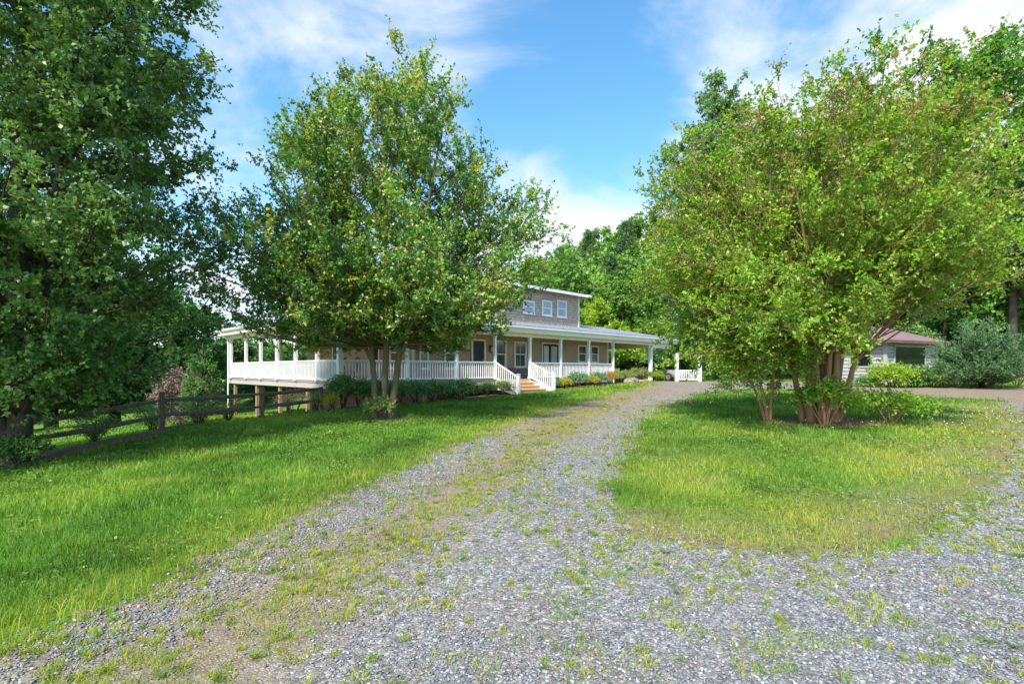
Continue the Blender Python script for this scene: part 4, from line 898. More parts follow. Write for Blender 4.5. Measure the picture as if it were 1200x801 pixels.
for (px, v, rx, rz, mt, lab, lf) in (
    (651, -.8, .40, .62, 'shrub_blue', 'small green shrub tucked beside the right stair railing', .05),
    (661, -.95, .50, .62, 'shrub_yellow', 'bright yellow shrub nearest the right stair railing', .055),
    (677, -.85, .75, .92, 'shrub_blue', 'large blue-green shrub right of the steps', .07),
    (693, -.95, .48, .66, 'shrub_yellow', 'yellow-green shrub between two blue-green ones', .055),
    (702, -.85, .62, .85, 'shrub_blue', 'blue-green shrub left of the amber one', .065),
    (714, -.95, .62, .85, 'shrub_gold', 'amber and yellow shrub at the end of the porch', .055),
    (731, -.65, 1.0, .98, 'shrub_olive', 'broad clipped olive shrub beside the carport opening', .05),
    (750, -.5, .9, 1.08, 'shrub_olive', 'taller loose olive shrub left of the carport post', .06),
    (768, -1.1, .80, .72, 'lime_leaf', 'low lime green shrub in front of the carport post', .055)):
    x, y = bed(px, v); shrub('foundation_shrub', x, y, rx, rz, M[mt], lab, group=GS, n=12, leaf=lf)
# lilies by the fence end
x, y = pxY(389, 19.0); shrub('lily_clump', x, y, .28, .62, M['shrub_yellow'], 'yellow flowering clump at the fence end post', 'flowers', n=3, leaf=.06)
x, y = pxY(371, 19.4); shrub('lily_clump', x, y, .24, .72, M['shrub_olive'], 'thin yellowish flower stalks left of the fence end post', 'flowers', n=2, leaf=.06)
x, y = pxY(345, 21.5); shrub('dry_grass_clump', x, y, .75, .95, M['straw'], 'dry tan clump of tall grass under the porch corner', 'plant', n=5, leaf=.11, asp=.14, up=1.2)
# rocks by the carport
def boulder(px, v, sx, sy, sz, lab, seed):
    g = np.random.default_rng(seed); x, y = bed(px, v); mb = MB(); import bmesh
    bm = bmesh.new(); bmesh.ops.create_icosphere(bm, subdivisions=3, radius=1)
    for q in bm.verts:
        n = q.co.normalized(); k = 1 + .16 * math.sin(n.x * 4 + seed) * math.cos(n.y * 5 + seed) + .10 * math.sin(n.z * 7 + n.x * 6); q.co = Vector((n.x * sx * k, n.y * sy * k, n.z * sz * k))
    me = bpy.data.meshes.new('boulder'); bm.to_mesh(me); bm.free(); me.materials.append(M['rock']); o = bpy.data.objects.new('boulder', me); COL.objects.link(o); o.location = (x, y, gz(x, y) + sz * .35); o.rotation_euler = (0, 0, R(35)); tag(o, lab, 'rock')
boulder(741, -1.2, .55, .35, .26, 'large brown rock among the shrubs before the carport', 3)
boulder(756, -1.3, .65, .25, .14, 'long flat brown rock edging the bed before the carport', 8)
boulder(734, -1.4, .16, .15, .24, 'small upright pale rock left of the large brown rock', 5)

# arching thin shrubs by the fence
def spray(name, x, y, h, spread, ns, mt, label, seed, leaf=.05, nl=60):
    g = np.random.default_rng(seed); root = empty(name, (x, y, gz(x, y) - .02)); tag(root, label, 'shrub')
    th = g.random(ns) * 6.28; q = spread * (.35 + .65 * g.random(ns)); e = np.stack([q * np.cos(th), q * np.sin(th), h * (.55 + .45 * g.random(ns))], -1); b = e * np.array([.06, .06, 0]); mid = e * np.array([.35, .35, .8]); P = bez(b, mid, e, 8)
    WV, WF = tubes(P, .011 * np.linspace(1, .25, 8)[None] * np.ones((ns, 1)), 4); mesh_obj('stems', WV, [WF], M['bark_dark'], root)
    m = ns * nl; si = np.repeat(np.arange(ns), nl); t = .3 + .7 * g.random(m); t_ = t[:, None]; C = (1 - t_) ** 2 * b[si] + 2 * t_ * (1 - t_) * mid[si] + t_ ** 2 * e[si] + g.normal(0, .06, (m, 3))
    V, F = leaf_quads(C, unit(g.normal(size=(m, 3)) + np.array([0, 0, -.2])), leaf * (.6 + .8 * g.random(m)), .5, g)
    mesh_obj('foliage', V, [F], M[mt], root, attrs={'tint': np.repeat(np.clip(g.normal(.5, .25, m), 0, 1), 4), 'hue': np.zeros(4 * m)})
x, y = pxY(233, 16.6); spray('arching_shrub', x, y, 1.0, 1.0, 26, 'shrub_olive', 'thin arching shrub just past the middle fence post', 3)
x, y = pxY(268, 18.0); spray('arching_shrub', x, y, .95, .8, 22, 'shrub_olive', 'thin arching shrub below the porch downspout', 4)
x, y = pxY(178, 16.0); spray('arching_shrub', x, y, .95, .8, 24, 'shrub_green', 'leafy spindly shrub left of the middle fence post', 6, nl=90)
x, y = pxY(110, 13.8); spray('arching_shrub', x, y, .8, 1.0, 26, 'shrub_green', 'leafy spindly shrub beyond the fence near the maple trunk', 9, nl=100)
x, y = pxY(22, 10.9); shrub('ivy_clump', x, y, .5, .55, M['dark_leaf'], 'dark undergrowth at the foot of the left maple', 'undergrowth', n=12, leaf=.07)

# plum tree and weeping shrub below the fence
make_tree('plum_tree', (*pxY(212, 26), gz(*pxY(212, 26))), 'low plum-leaved tree below the fence left of the house', 'tree', M['bark_dark'], M['plum_leaf'],
    seed=31, trunks=[(path((0, 0, 0), (.1, 0, 1), (0, 0, 2.5)), (.12, .1, .03)), (path((0, 0, .2), (.5, .1, 1.2), (1.1, .2, 2.2)), (.09, .07, .02))], prof=[(.6, 1.3), (1.3, 1.8), (2.0, 1.4), (2.6, .4)], center=(0, 0), n_limb=40, n_br=8, n_sh=5, n_lf=8, leaf=.11, br_len=.6, sh_len=.35, rise=.4, up=.1, limb_r=.03)
make_tree('weeping_tree', (*pxY(236, 21.5), gz(*pxY(236, 21.5))), 'narrow weeping dark tree just left of the house end', 'tree', M['bark_dark'], M['dark_leaf'],
    seed=33, trunks=[(path((0, 0, 0), (.05, 0, 1.5), (0, .1, 3.6)), (.09, .08, .03))], prof=[(.8, .5), (1.8, .65), (2.8, .55), (3.5, .2)], center=(0, 0), n_limb=36, n_br=8, n_sh=5, n_lf=8, leaf=.07, br_len=.4, sh_len=.25, rise=.6, up=-.2, hang=.6, limb_r=.025)

# juniper and bushes by the shed
def needle_shrub(name, x, y, rx, rz, label, cat, mt, seed, nb=260, group=None):
    g = np.random.default_rng(seed); root = empty(name, (x, y, gz(x, y) - .05)); tag(root, label, cat, group)
    th = g.random(nb) * 6.28; el = R(8) + R(70) * g.random(nb) ** 1.3; L = .55 + .45 * g.random(nb)
    e = np.stack([rx * 1.05 * np.cos(th) * np.cos(el) * L, rx * 1.05 * np.sin(th) * np.cos(el) * L, rz * (.18 + .85 * np.sin(el)) * L], -1); b = np.zeros_like(e); b[:, 2] = rz * .28 * g.random(nb); mid = (b + e) / 2 + np.array([0, 0, -.05 * rz]); P = bez(b, mid, e, 6)
    WV, WF = tubes(P, .016 * np.linspace(1, .2, 6)[None] * np.ones((nb, 1)), 4); mesh_obj('trunk', WV, [WF], M['bark_dark'], root)
    ns = 26; si = np.repeat(np.arange(nb), ns); t = .3 + .72 * g.random(nb * ns); t_ = t[:, None]; C0 = (1 - t_) ** 2 * b[si] + 2 * t_ * (1 - t_) * mid[si] + t_ ** 2 * e[si]; dr = unit(e - mid)[si]
    sd_ = unit(dr * 1.0 + unit(g.normal(size=C0.shape)) * .75 + np.array([0, 0, .12])); sl = .34 * (1.2 - .6 * t)
    nl = 9; ki = np.repeat(np.arange(len(C0)), nl); tt = g.random(len(ki)); C = C0[ki] + sd_[ki] * (tt * sl[ki])[:, None]; D = unit(sd_[ki] + unit(g.normal(size=C.shape)) * .6)
    V, F = leaf_quads(C, D, .12 * (.6 + .7 * g.random(len(C))), .22, g, .4); tint = np.clip(.5 + g.normal(0, .16, nb)[si][ki] + g.normal(0, .18, len(C)), 0, 1)
    mesh_obj('crown', V, [F], M[mt], root, attrs={'tint': np.repeat(tint, 4), 'hue': np.zeros(4 * len(C))}); return root
x, y = pxY(1150, 23.4); needle_shrub('juniper', x, y, 2.15, 3.1, 'big spiky grey-green juniper right of the shed', 'shrub', 'spruce_leaf', 41)
for (px, Y, rx, rz, mt, lab, lf) in ((1046, 24.6, 1.05, 1.05, 'lime_leaf', 'yellow-green broad-leaved bush in front of the shed corner', .12), (1072, 24.6, .8, .85, 'shrub_green', 'green bush under the right shed window', .11), (1092, 24.4, .75, .7, 'dark_leaf', 'dark low bush at the right end of the shed', .1), (1018, 25.2, .6, .45, 'shrub_green', 'small low bush under the left shed window', .08)):
    x, y = pxY(px, Y); shrub('shed_bush', x, y, rx, rz, M[mt], lab, group='bushes in front of the shed', n=12, leaf=lf)
x, y = pxY(1108, 24.0); shrub('dry_grass_clump', x, y, .7, .6, M['straw'], 'pale grassy clump between shed and juniper', 'plant', n=4, leaf=.12, asp=.14, up=1.2)
x, y = pxY(1192, 24.0); shrub('dry_grass_clump', x, y, .9, .8, M['shrub_yellow'], 'yellowish tall grass right of the juniper', 'plant', n=4, leaf=.13, asp=.14, up=1.2)

# --- trees behind
def big(seed, name, px, Y, top, r, mt, bark, label, low=.22, leaf=.2, n=(70, 12, 5, 9), rise=.5, up=.15, lobes=.25, group='trees behind the crape myrtle'):
    x, y = pxY(px, Y); zg = gz(x, y) - .1; h = CAM_Z + (HOR - top) / 600 * Y - zg; c0 = h * low
    k = r / 6.5
    prof = [(c0, r * .45), (c0 + (h - c0) * .2, r * .88), (c0 + (h - c0) * .45, r), (c0 + (h - c0) * .7, r * .8), (c0 + (h - c0) * .88, r * .48), (h * .985, r * .1)]
    tr = [(path((0, 0, 0), (.1 * k, 0, h * .25), (-.1 * k, .1, h * .55), (0, 0, h * .93)), (.035 * r * 1.5 + .12, .045 * r, .03 * r, .02))]
    for j in range(3):
        a = j * 2.1 + seed; tr.append((path((0, 0, h * .2), (.28 * r * math.cos(a), .28 * r * math.sin(a), h * .42), (.5 * r * math.cos(a), .5 * r * math.sin(a), h * .7)), (.025 * r, .018 * r, .02)))
    return make_tree(name, (x, y, zg), label, 'tree', M[bark], M[mt], group, seed=seed, trunks=tr, prof=prof, center=(0, 0), n_limb=n[0], n_br=n[1], n_sh=n[2], n_lf=n[3], leaf=leaf, br_len=.20 * r, sh_len=.075 * r + .1, rise=rise, up=up, asp=.62, limb_r=.012 * r + .02, lobes=lobes, bottom_start=.15)
big(51, 'sweetgum_tree', 848, 43, 88, 5.9, 'gum_leaf', 'bark_grey', 'tall blue-green tree behind the left half of the crape myrtle', leaf=.25, n=(360, 8, 5, 9), rise=.8, up=.4, low=.1)
big(52, 'oak_tree', 1128, 40, 38, 9.2, 'oak_leaf', 'bark_grey', 'towering bright green oak behind the shed', leaf=.28, n=(300, 8, 5, 9), rise=.3, up=.0, low=.08)
big(53, 'oak_tree', 1000, 50, 120, 8.0, 'dark_leaf', 'bark_grey', 'dark tree filling the gap behind the crape myrtle top', leaf=.30, n=(200, 7, 5, 8), low=.12)
big(54, 'oak_tree', 1250, 44, 70, 9.0, 'oak_leaf', 'bark_grey', 'green oak cut by the right edge behind the juniper', leaf=.28, n=(260, 8, 5, 8), low=.05)
big(55, 'lime_maple', 700, 58, 352, 5.0, 'lime_leaf', 'bark_grey', 'bright lime green small tree behind the carport roof', leaf=.28, n=(50, 10, 5, 8), low=.08, group='trees behind the house')
big(56, 'lime_maple', 745, 55, 385, 4.0, 'lime_leaf', 'bark_grey', 'lime green tree seen through the open carport', leaf=.26, n=(40, 9, 5, 8), low=.05, group='trees behind the house')
for i, (px, Y, top, r, lab) in enumerate(((858, 40, 405, 2.6, 'green hedge bush right of the white picket panel'), (892, 39, 408, 2.4, 'green bush behind the slender crape myrtle sapling'), (925, 38, 402, 2.6, 'green bush behind the crape myrtle trunks'), (836, 46, 380, 3.2, 'tall bush behind the white picket panel'), (785, 50, 395, 3.2, 'dark bush seen past the carport post'), (955, 37, 400, 2.4, 'green bush left of the shed door'), (1108, 37, 352, 3.4, 'dark understory bush between shed roof and juniper'), (1160, 39, 340, 3.6, 'dark understory bush behind the juniper top'), (1206, 40, 345, 3.6, 'dark understory bush at the right edge above the parked car'))):
    big(60 + i, 'hedge_bush', px, Y, top, r, ('shrub_green', 'oak_leaf', 'shrub_green', 'dark_leaf', 'dark_leaf', 'oak_leaf', 'dark_leaf', 'dark_leaf', 'dark_leaf')[i], 'bark_dark', lab, low=.03, leaf=.17, n=(34, 9, 5, 8), lobes=.2, group='bushes beyond the turning area')

# conifers: built once, copied
def pine_root(seed, label, h=16.0, r=3.6, mt='pine_leaf', low=.3):
    g = np.random.default_rng(seed); root = empty('pine_tree', (0, 0, 0)); tag(root, label, 'tree', 'pines on the hillside')
    wood = [tubes(np.array([[(0, 0, 0), (.05, 0, h * .4), (0, .05, h * .75), (0, 0, h)]], float), np.array([[.22, .17, .1, .02]]), 8)]
    nb = 150; z = h * (low + (1 - low) * g.random(nb) ** .9); th = g.random(nb) * 6.28; L = r * (1.05 - ((z / h - low) / (1 - low)) ** 1.2 * .85) * (.55 + .5 * g.random(nb))
    b = np.stack([0 * z, 0 * z, z], -1); e = b + np.stack([L * np.cos(th), L * np.sin(th), L * .28], -1); mid = (b + e) / 2 + np.array([0, 0, -.1]); P = bez(b, mid, e, 5); wood.append(tubes(P, .035 * np.linspace(1, .3, 5)[None] * np.ones((nb, 1)), 4))
    ns = 16; si = np.repeat(np.arange(nb), ns); t = .3 + .7 * g.random(nb * ns); t_ = t[:, None]; C0 = (1 - t_) * b[si] + t_ * e[si] + g.normal(0, .22, (nb * ns, 3)); nl = 9; ki = np.repeat(np.arange(len(C0)), nl)
    D = unit(g.normal(size=(len(ki), 3)) + np.array([0, 0, .5])); V, F = leaf_quads(C0[ki] + g.normal(0, .08, (len(ki), 3)), D, .42 * (.6 + .6 * g.random(len(ki))), .2, g, .4)
    tint = np.clip(.5 + g.normal(0, .18, nb)[si][ki] + g.normal(0, .15, len(ki)), 0, 1)
    WV, WF = join(wood); mesh_obj('trunk', WV, [WF], M['bark_dark'], root); mesh_obj('crown', V, [F], M[mt], root, attrs={'tint': np.repeat(tint, 4), 'hue': np.zeros(4 * len(ki))}); return root
PINES = [(655, 92, 292, 'rounded pine at the left end of the hill line'), (690, 88, 274, 'pine rising above the lime tree on the hillside'), (715, 80, 300, 'feathery pine right behind the carport ridge'), (672, 74, 322, 'mid-slope pine above the end of the upper roof'), (735, 84, 262, 'highest pine on the hillside beside the sweetgum'), (648, 70, 335, 'pine showing just above the upper roof fascia')]
p0 = pine_root(71, PINES[0][3])
for i, (px, Y, top, lab) in enumerate(PINES):
    o = p0 if i == 0 else copy_tree(p0); x, y = pxY(px, Y); zg = gz(x, y) - .2; s = (CAM_Z + (HOR - top) / 600 * Y - zg) / 16.0
    o.location = (x, y, zg); o.scale = (max(s, .75) * 1.05,) * 2 + (s,); o.rotation_euler = (0, 0, i * 1.3); o['label'] = lab
HW = [(628, 96, 300, 'hazy hardwood at the left end of the hillside skyline'), (668, 100, 286, 'round hardwood between the two left skyline pines'), (705, 96, 268, 'tall hardwood near the top of the hillside skyline'), (728, 66, 330, 'leafy hardwood low on the slope beside the sweetgum'), (690, 68, 338, 'leafy hardwood low on the slope above the lime tree'), (757, 90, 250, 'hardwood half hidden behind the sweetgum')]
hw = big(81, 'hardwood_tree', 628, 96, 300, 5.5, 'forest_leaf', 'bark_grey', HW[0][3], leaf=.40, n=(60, 10, 5, 8), low=.1, group='hardwoods on the hillside')
h0 = CAM_Z + (HOR - 300) / 600 * 96 - hw.location.z
for i, (px, Y, top, lab) in enumerate(HW):
    o = hw if i == 0 else copy_tree(hw); x, y = pxY(px, Y); zg = gz(x, y) - .2; s = (CAM_Z + (HOR - top) / 600 * Y - zg) / h0
    o.location = (x, y, zg); o.scale = (max(s, .7),) * 2 + (s,); o.rotation_euler = (0, 0, i * 1.1); o['label'] = lab
# dark trees down in the left yard
LT = [(-10, 30, 250, 5.5, 'dark tree beyond the lower yard at the left edge'), (60, 36, 270, 6.0, 'dark tree beyond the lower yard behind the maple trunk'), (135, 40, 300, 6.0, 'broad dark tree in the lower yard behind the maple'), (200, 44, 330, 6.0, 'dark tree behind the plum-leaved one'), (250, 50, 372, 5.2, 'green tree just left of the porch end'), (300, 58, 396, 5.0, 'green tree seen through the screened porch openings'), (355, 62, 400, 5.0, 'green tree seen through the porch beside the house corner')]
lt = big(91, 'yard_tree', 60, 36, 270, 6.0, 'dark_leaf', 'bark_dark', LT[0][4], leaf=.26, n=(80, 12, 5, 9), low=.06, lobes=.2, group='trees beyond the lower yard')
l0 = CAM_Z + (HOR - 270) / 600 * 36 - lt.location.z
for i, (px, Y, top, r, lab) in enumerate(LT):
    o = lt if i == 0 else copy_tree(lt); x, y = pxY(px, Y); zg = gz(x, y) - .2; s = (CAM_Z + (HOR - top) / 600 * Y - zg) / l0
    o.location = (x, y, zg); o.scale = (r / 6, r / 6, s); o.rotation_euler = (0, 0, i * 1.7); o['label'] = lab
# dark conifer beside the shed at the right edge
sp_ = copy_tree(p0); x, y = pxY(1186, 35); sp_.location = (x, y, gz(x, y)); sp_.scale = (1.25, 1.25, .95); sp_['label'] = 'dark drooping conifer at the right edge behind the juniper'; sp_['group'] = 'trees behind the crape myrtle'
sp2 = copy_tree(p0); x, y = pxY(1100, 44); sp2.location = (x, y, gz(x, y)); sp2.scale = (1.3, 1.3, 1.0); sp2.rotation_euler = (0, 0, 2); sp2['label'] = 'dark conifer behind the shed roof'; sp2['group'] = 'trees behind the crape myrtle'

# continuous woodland behind all of that
def woodland():
    g = np.random.default_rng(101); Vs, Fs, T_, o = [], [], [], 0
    spots = []
    for k in range(260):
        th = R(-62) + R(124) * g.random(); d = 66 + 60 * g.random(); spots.append((d * math.sin(th), d * math.cos(th)))
    for (x, y) in spots:
        px = 600 + 600 * x / y; zg = gz(x, y)
        lim = np.interp(px, [-400, 200, 260, 420, 600, 640, 760, 900, 1600], [9, 9, 5, 5, 9, 12, 14, 16, 17]); h = lim * (.75 + .35 * g.random()); r = 3.2 + 1.6 * g.random()
        K = 130; d = unit(g.normal(size=(K, 3))); C0 = np.array([x, y, zg + h * .55]) + d * g.random((K, 1)) ** .35 * np.array([r, r, h * .47])
        m = K * 9; ki = np.repeat(np.arange(K), 9); C = C0[ki] + g.normal(0, .4, (m, 3)); V, F = leaf_quads(C, unit(g.normal(size=(m, 3))), .62 * (.6 + .7 * g.random(m)), .65, g, .5)
        Vs.append(V); Fs.append(F + o); o += len(V); T_.append(np.repeat(np.clip(.45 + g.normal(0, .15) + g.normal(0, .12, K)[ki] + g.normal(0, .12, m), 0, 1), 4))
    T_ = np.concatenate(T_)
    tag(mesh_obj('woodland', np.concatenate(Vs), [np.concatenate(Fs)], M['forest_leaf'], attrs={'tint': T_, 'hue': T_ * 0}), kind='stuff')
woodland()

# ------------------------------------------------------------------ grass, weeds, gravel stones
def scatter(g, r0, r1, dens):
    """points in the view wedge between ground distances r0 and r1"""
    A = R(52); area = A * (r1 * r1 - r0 * r0); n = int(area * dens); r = np.sqrt(r0 * r0 + (r1 * r1 - r0 * r0) * g.random(n)); th = (g.random(n) * 2 - 1) * A
    return r * np.sin(th), r * np.cos(th) - .4
def blades(x, y, h, w, g, lean=.45):
    n = len(x); z = ground_z(x, y); b = np.stack([x, y, z], -1); a = g.random(n) * 6.28; side = np.stack([np.cos(a), np.sin(a), 0 * a], -1); la = g.random(n) * 6.28; ln = lean * (.3 + g.random(n)); d = np.stack([np.cos(la) * ln, np.sin(la) * ln, 0 * a], -1)
    h = h[:, None]; w = w[:, None] * .5; up = np.array([0, 0, 1.0]); m = b + up * h * .55 + d * h * .35; t = b + up * h * (1 - .25 * ln[:, None]) + d * h * 1.1
    V = np.stack([b - side * w, b + side * w, m + side * w * .8, m - side * w * .8, t], 1).reshape(-1, 3); i = np.arange(n) * 5
    return V, np.stack([i, i + 1, i + 2, i + 3], -1), np.stack([i + 3, i + 2, i + 4], -1)
def grass():
    g = np.random.default_rng(7); Vs, Qs, Ts, t1, t2, o = [], [], [], [], [], 0
    for (r0, r1, dens, w, hs) in ((2.3, 4.5, 3000, .0042, 1.0), (4.5, 7.5, 1700, .0055, 1.0), (7.5, 12, 750, .009, 1.05), (12, 19, 300, .015, 1.1), (19, 30, 110, .026, 1.15), (30, 46, 34, .05, 1.2)):
        x, y = scatter(g, r0, r1, dens)
        fz = .04 + .02 * np.clip(y, 2, 14); jx, jy = x + g.normal(0, 1, len(x)) * fz, y + g.normal(0, 1, len(x)) * fz
        gv = gravel_mask(jx, jy); bd = bed_mask(jx, jy); u, v = to_uv(x, y); hs_ = ((u > -.2) & (u < 27) & (v > -.2) & (v < 14.5)) | ((u > 8.2) & (u < 11.4) & (v > -1.8) & (v < 0))
        sx, sy = x - SC[0], y - SC[1]; shd = (np.hypot(sx - 1.4, sy - 2.6) < 2.6)
        isl = inpoly(jx, jy, ISLE) & ~gv; e = isle_edge(x, y); n1 = fbm(x, y, .9, 4); n2 = fbm(x + 31, y + 7, 2.6, 4); sd_ = strip_d(x, y); le = left_edge_d(x, y)
        n3 = fbm(x + 3, y + 77, 4.2, 3)
        weed = np.clip((n3 - .52) * 6.0, 0, 1) * np.clip((n1 - .28) * 3, 0, 1) * .75 + np.exp(-(sd_ / .42) ** 2) * np.clip((n3 - .30) * 3.5, 0, 1) * .95 + np.exp(-(le / .4) ** 2) * np.clip((n3 - .35) * 4, 0, 1) * .7
        weed = weed * np.clip(1.4 - y / 26, .15, 1)
        p = np.where(gv, weed, np.where(isl, np.clip(1.05 - e * .62 + (n1 - .5) * 1.4 - np.clip((n2 - .60) * 3, 0, .6), .08, 1), np.clip(1.15 - np.clip((n2 - .66) * 4, 0, .5), 0, 1)))
        p = np.where(bd, .05, p); p[hs_ | shd] = 0
        k = g.random(len(x)) < p; x, y, gv, isl, e, n1, n2, le, bd = (q[k] for q in (x, y, gv, isl, e, n1, n2, le, bd)); n = len(x)
        tuft = fbm(x, y, 5.0, 2)
        h = np.where(gv, .022 + .045 * g.random(n) * (.5 + tuft), np.where(isl, (.05 + .06 * g.random(n)) * (1.15 - .55 * e) * (.7 + .6 * tuft), (.065 + .06 * g.random(n)) * (.6 + .85 * tuft))) * hs
        V, Q, T3 = blades(x, y, h, w * (.7 + .6 * g.random(n)), g, .55)
        Vs.append(V); Qs.append(Q + o); Ts.append(T3 + o); o += len(V)
        n4 = fbm(x + 90, y + 50, .35, 3); tint = np.clip(.42 + (n1 - .5) * 1.3 + (n4 - .5) * 1.0 + (n2 - .5) * .7 + g.normal(0, .22, n), 0, 1)
        hue = np.clip(np.where(gv, .45 + (n2 - .5) * 1.5, np.where(isl, .34 + .45 * e + (n1 - .5) * 1.3 - np.clip((y - 11) / 6, 0, .4), (n4 - .5) * 1.2 - .02 + .55 * np.exp(-(le / .7) ** 2) + (n2 - .5) * .7)) + g.normal(0, .16, n), 0, 1)
        t1.append(np.repeat(tint, 5)); t2.append(np.repeat(hue, 5))
    A = R(52)
    for (r0, r1, dens, w) in ((2.2, 4.5, 150, .0045), (4.5, 8, 110, .006), (8, 14, 52, .010), (14, 24, 18, .018)):
        x, y = scatter(g, r0, r1, dens); gv = gravel_mask(x, y); n1 = fbm(x, y, .9, 4); n3 = fbm(x + 3, y + 77, 3.0, 3); sd_ = strip_d(x, y); le = left_edge_d(x, y); ie = np.full(len(x), 9.0)
        for (x0, y0), (x1, y1) in zip(ISLE, ISLE[1:] + ISLE[:1]):
            dx, dy = x1 - x0, y1 - y0; t = np.clip(((x - x0) * dx + (y - y0) * dy) / (dx * dx + dy * dy), 0, 1); ie = np.minimum(ie, np.hypot(x - x0 - t * dx, y - y0 - t * dy))
        p = np.clip((n3 - .46) * 5, 0, 1) * .65 + .03 + np.exp(-(sd_ / .65) ** 2) * np.clip((n3 - .28) * 4, .12, 1) + np.exp(-(ie / .6) ** 2) * np.clip((n3 - .3) * 4, .1, .9) + np.exp(-(le / .45) ** 2) * np.clip((n3 - .3) * 4, .1, .9)
        k = gv & (g.random(len(x)) < p); x, y, n1, n3 = x[k], y[k], n1[k], n3[k]; q = 12 + g.integers(0, 26, len(x)); ti = np.repeat(np.arange(len(x)), q); n = len(ti); rad = (.018 + .05 * g.random(len(x)) ** 2)[ti]
        a = g.random(n) * 6.28; rr = rad * np.sqrt(g.random(n)); h = (.018 + .045 * g.random(len(x)) ** 1.5)[ti] * (.6 + .7 * g.random(n))
        V, Q, T3 = blades(x[ti] + rr * np.cos(a), y[ti] + rr * np.sin(a), h, w * (.7 + .6 * g.random(n)), g, 1.1); Vs.append(V); Qs.append(Q + o); Ts.append(T3 + o); o += len(V)
        t1.append(np.repeat(np.clip(.5 + g.normal(0, .2, len(x))[ti] + g.normal(0, .15, n), 0, 1), 5)); t2.append(np.repeat(np.clip(.55 + g.normal(0, .35, len(x))[ti], 0, 1), 5))
    ob = mesh_obj('grass', np.concatenate(Vs), [np.concatenate(Qs), np.concatenate(Ts)], M['grass'], attrs={'tint': np.concatenate(t1), 'hue': np.concatenate(t2)}); tag(ob, kind='stuff')
grass()
def stones():
    g = np.random.default_rng(17); Cs, Ss = [], []
    for (r0, r1, dens, s0, s1) in ((2.2, 4.5, 3600, .0025, .0098), (4.5, 7.5, 1500, .004, .012), (7.5, 12, 420, .007, .0155)):
        x, y = scatter(g, r0, r1, dens); k = gravel_mask(x + g.normal(0, .09, len(x)), y + g.normal(0, .09, len(x))) | ((isle_edge(x, y) > .45) & inpoly(x, y, ISLE) & (fbm(x, y, 1.3, 3) > .5) & (g.random(len(x)) < .55)); dd = strip_d(x, y); n1 = fbm(x, y, .55, 4)
        k &= g.random(len(x)) < np.clip(1.0 - .8 * np.exp(-(dd / .5) ** 2) - np.clip((n1 - .47) * 4, 0, .8), .08, 1)
        x, y = x[k], y[k]; Cs.append(np.stack([x, y, ground_z(x, y) + .007], -1)); Ss.append(s0 + (s1 - s0) * g.random(len(x)) ** 2)
    C = np.concatenate(Cs); s = np.concatenate(Ss); n = len(C)
    base = np.array([(-1, -1, -1), (1, -1, -1), (1, 1, -1), (-1, 1, -1), (-1, -1, 1), (1, -1, 1), (1, 1, 1), (-1, 1, 1)], float) * np.array([1, 1, .62])
    P = base[None] * (.55 + .55 * g.random((n, 8, 3))) * np.stack([np.ones(n), .6 + .5 * g.random(n), .6 + .5 * g.random(n)], -1)[:, None]
    a = g.random(n) * 6.28; ca, sa_ = np.cos(a), np.sin(a); tl = g.normal(0, .35, n)
    X, Y, Z = P[..., 0], P[..., 1], P[..., 2]; Z2 = Z + X * tl[:, None]
    P = np.stack([X * ca[:, None] - Y * sa_[:, None], X * sa_[:, None] + Y * ca[:, None], Z2], -1) * s[:, None, None] + C[:, None]; P[..., 2] += s[:, None] * .3
    f = np.array([(0, 3, 2, 1), (4, 5, 6, 7), (0, 1, 5, 4), (1, 2, 6, 5), (2, 3, 7, 6), (3, 0, 4, 7)]); F = (np.arange(n)[:, None, None] * 8 + f[None]).reshape(-1, 4)
    tag(mesh_obj('gravel', P.reshape(-1, 3), [F], M['stones'], attrs={'tint': np.repeat(np.clip(g.beta(2, 2.6, n) + (g.random(n) < .05) * .5, 0, 1), 8)}), kind='stuff')
stones()
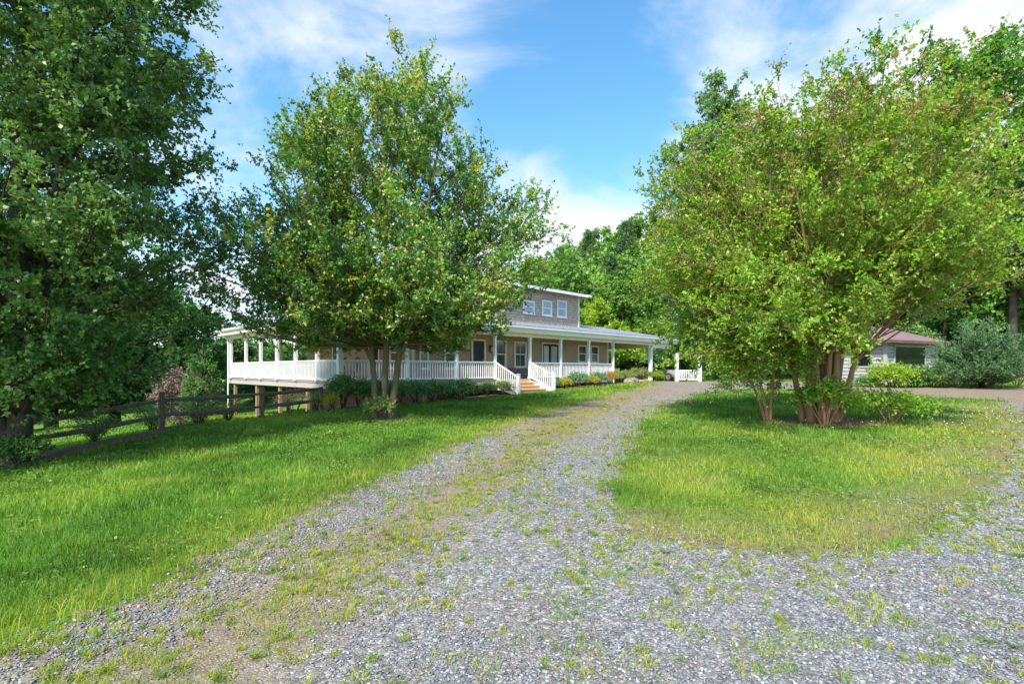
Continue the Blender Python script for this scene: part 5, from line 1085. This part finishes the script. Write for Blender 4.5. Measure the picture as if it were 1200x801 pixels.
def broad_weeds():
    g = np.random.default_rng(29); Vs, Fs, T_, o = [], [], [], 0
    for (r0, r1, dens, L) in ((2.3, 6, 160, .020), (6, 11, 90, .026), (11, 18, 40, .04)):
        x, y = scatter(g, r0, r1, dens); n4 = fbm(x + 9, y + 4, .8, 3); k = ~gravel_mask(x, y) & ~bed_mask(x, y) & (g.random(len(x)) < np.clip((n4 - .44) * 5, .02, 1)); u, v = to_uv(x, y); k &= ~((u > -.2) & (v > -.2)); x, y = x[k], y[k]
        q = 5; ti = np.repeat(np.arange(len(x)), q); n = len(ti); a = g.random(n) * 6.28; D = unit(np.stack([np.cos(a), np.sin(a), .25 + .3 * g.random(n)], -1)); C = np.stack([x, y, ground_z(x, y) + .035 + .045 * g.random(len(x))], -1)[ti] + D * .008
        V, F = leaf_quads(C, D, L * (.7 + .6 * g.random(n)), .85, g, 2.0); Vs.append(V); Fs.append(F + o); o += len(V); T_.append(np.repeat(np.clip(.6 + g.normal(0, .25, n), 0, 1), 4))
    T_ = np.concatenate(T_); tag(mesh_obj('lawn_weeds', np.concatenate(Vs), [np.concatenate(Fs)], M['weed_leaf'], attrs={'tint': T_, 'hue': T_ * 0}), kind='stuff')
broad_weeds()
def clover():
    g = np.random.default_rng(23); n = 170; x = 11.5 + g.normal(0, 2.3, n); y = 13.6 + g.normal(0, 1.6, n); k = inpoly(x, y, ISLE); x, y = x[k], y[k]; n = len(x); z = ground_z(x, y) + .09 + .05 * g.random(n); r = .012 + .006 * g.random(n)
    o8 = np.array([(1, 0, 0), (0, 1, 0), (-1, 0, 0), (0, -1, 0), (0, 0, 1), (0, 0, -1)], float); V = np.stack([x, y, z], -1)[:, None] + o8[None] * r[:, None, None]
    f = np.array([(0, 1, 4), (1, 2, 4), (2, 3, 4), (3, 0, 4), (1, 0, 5), (2, 1, 5), (3, 2, 5), (0, 3, 5)]); F = (np.arange(n)[:, None, None] * 6 + f[None]).reshape(-1, 3)
    tag(mesh_obj('clover_flowers', V.reshape(-1, 3), [F], M['flower_w'], attrs={'tint': np.repeat(g.random(n), 6)}), kind='stuff')
clover()
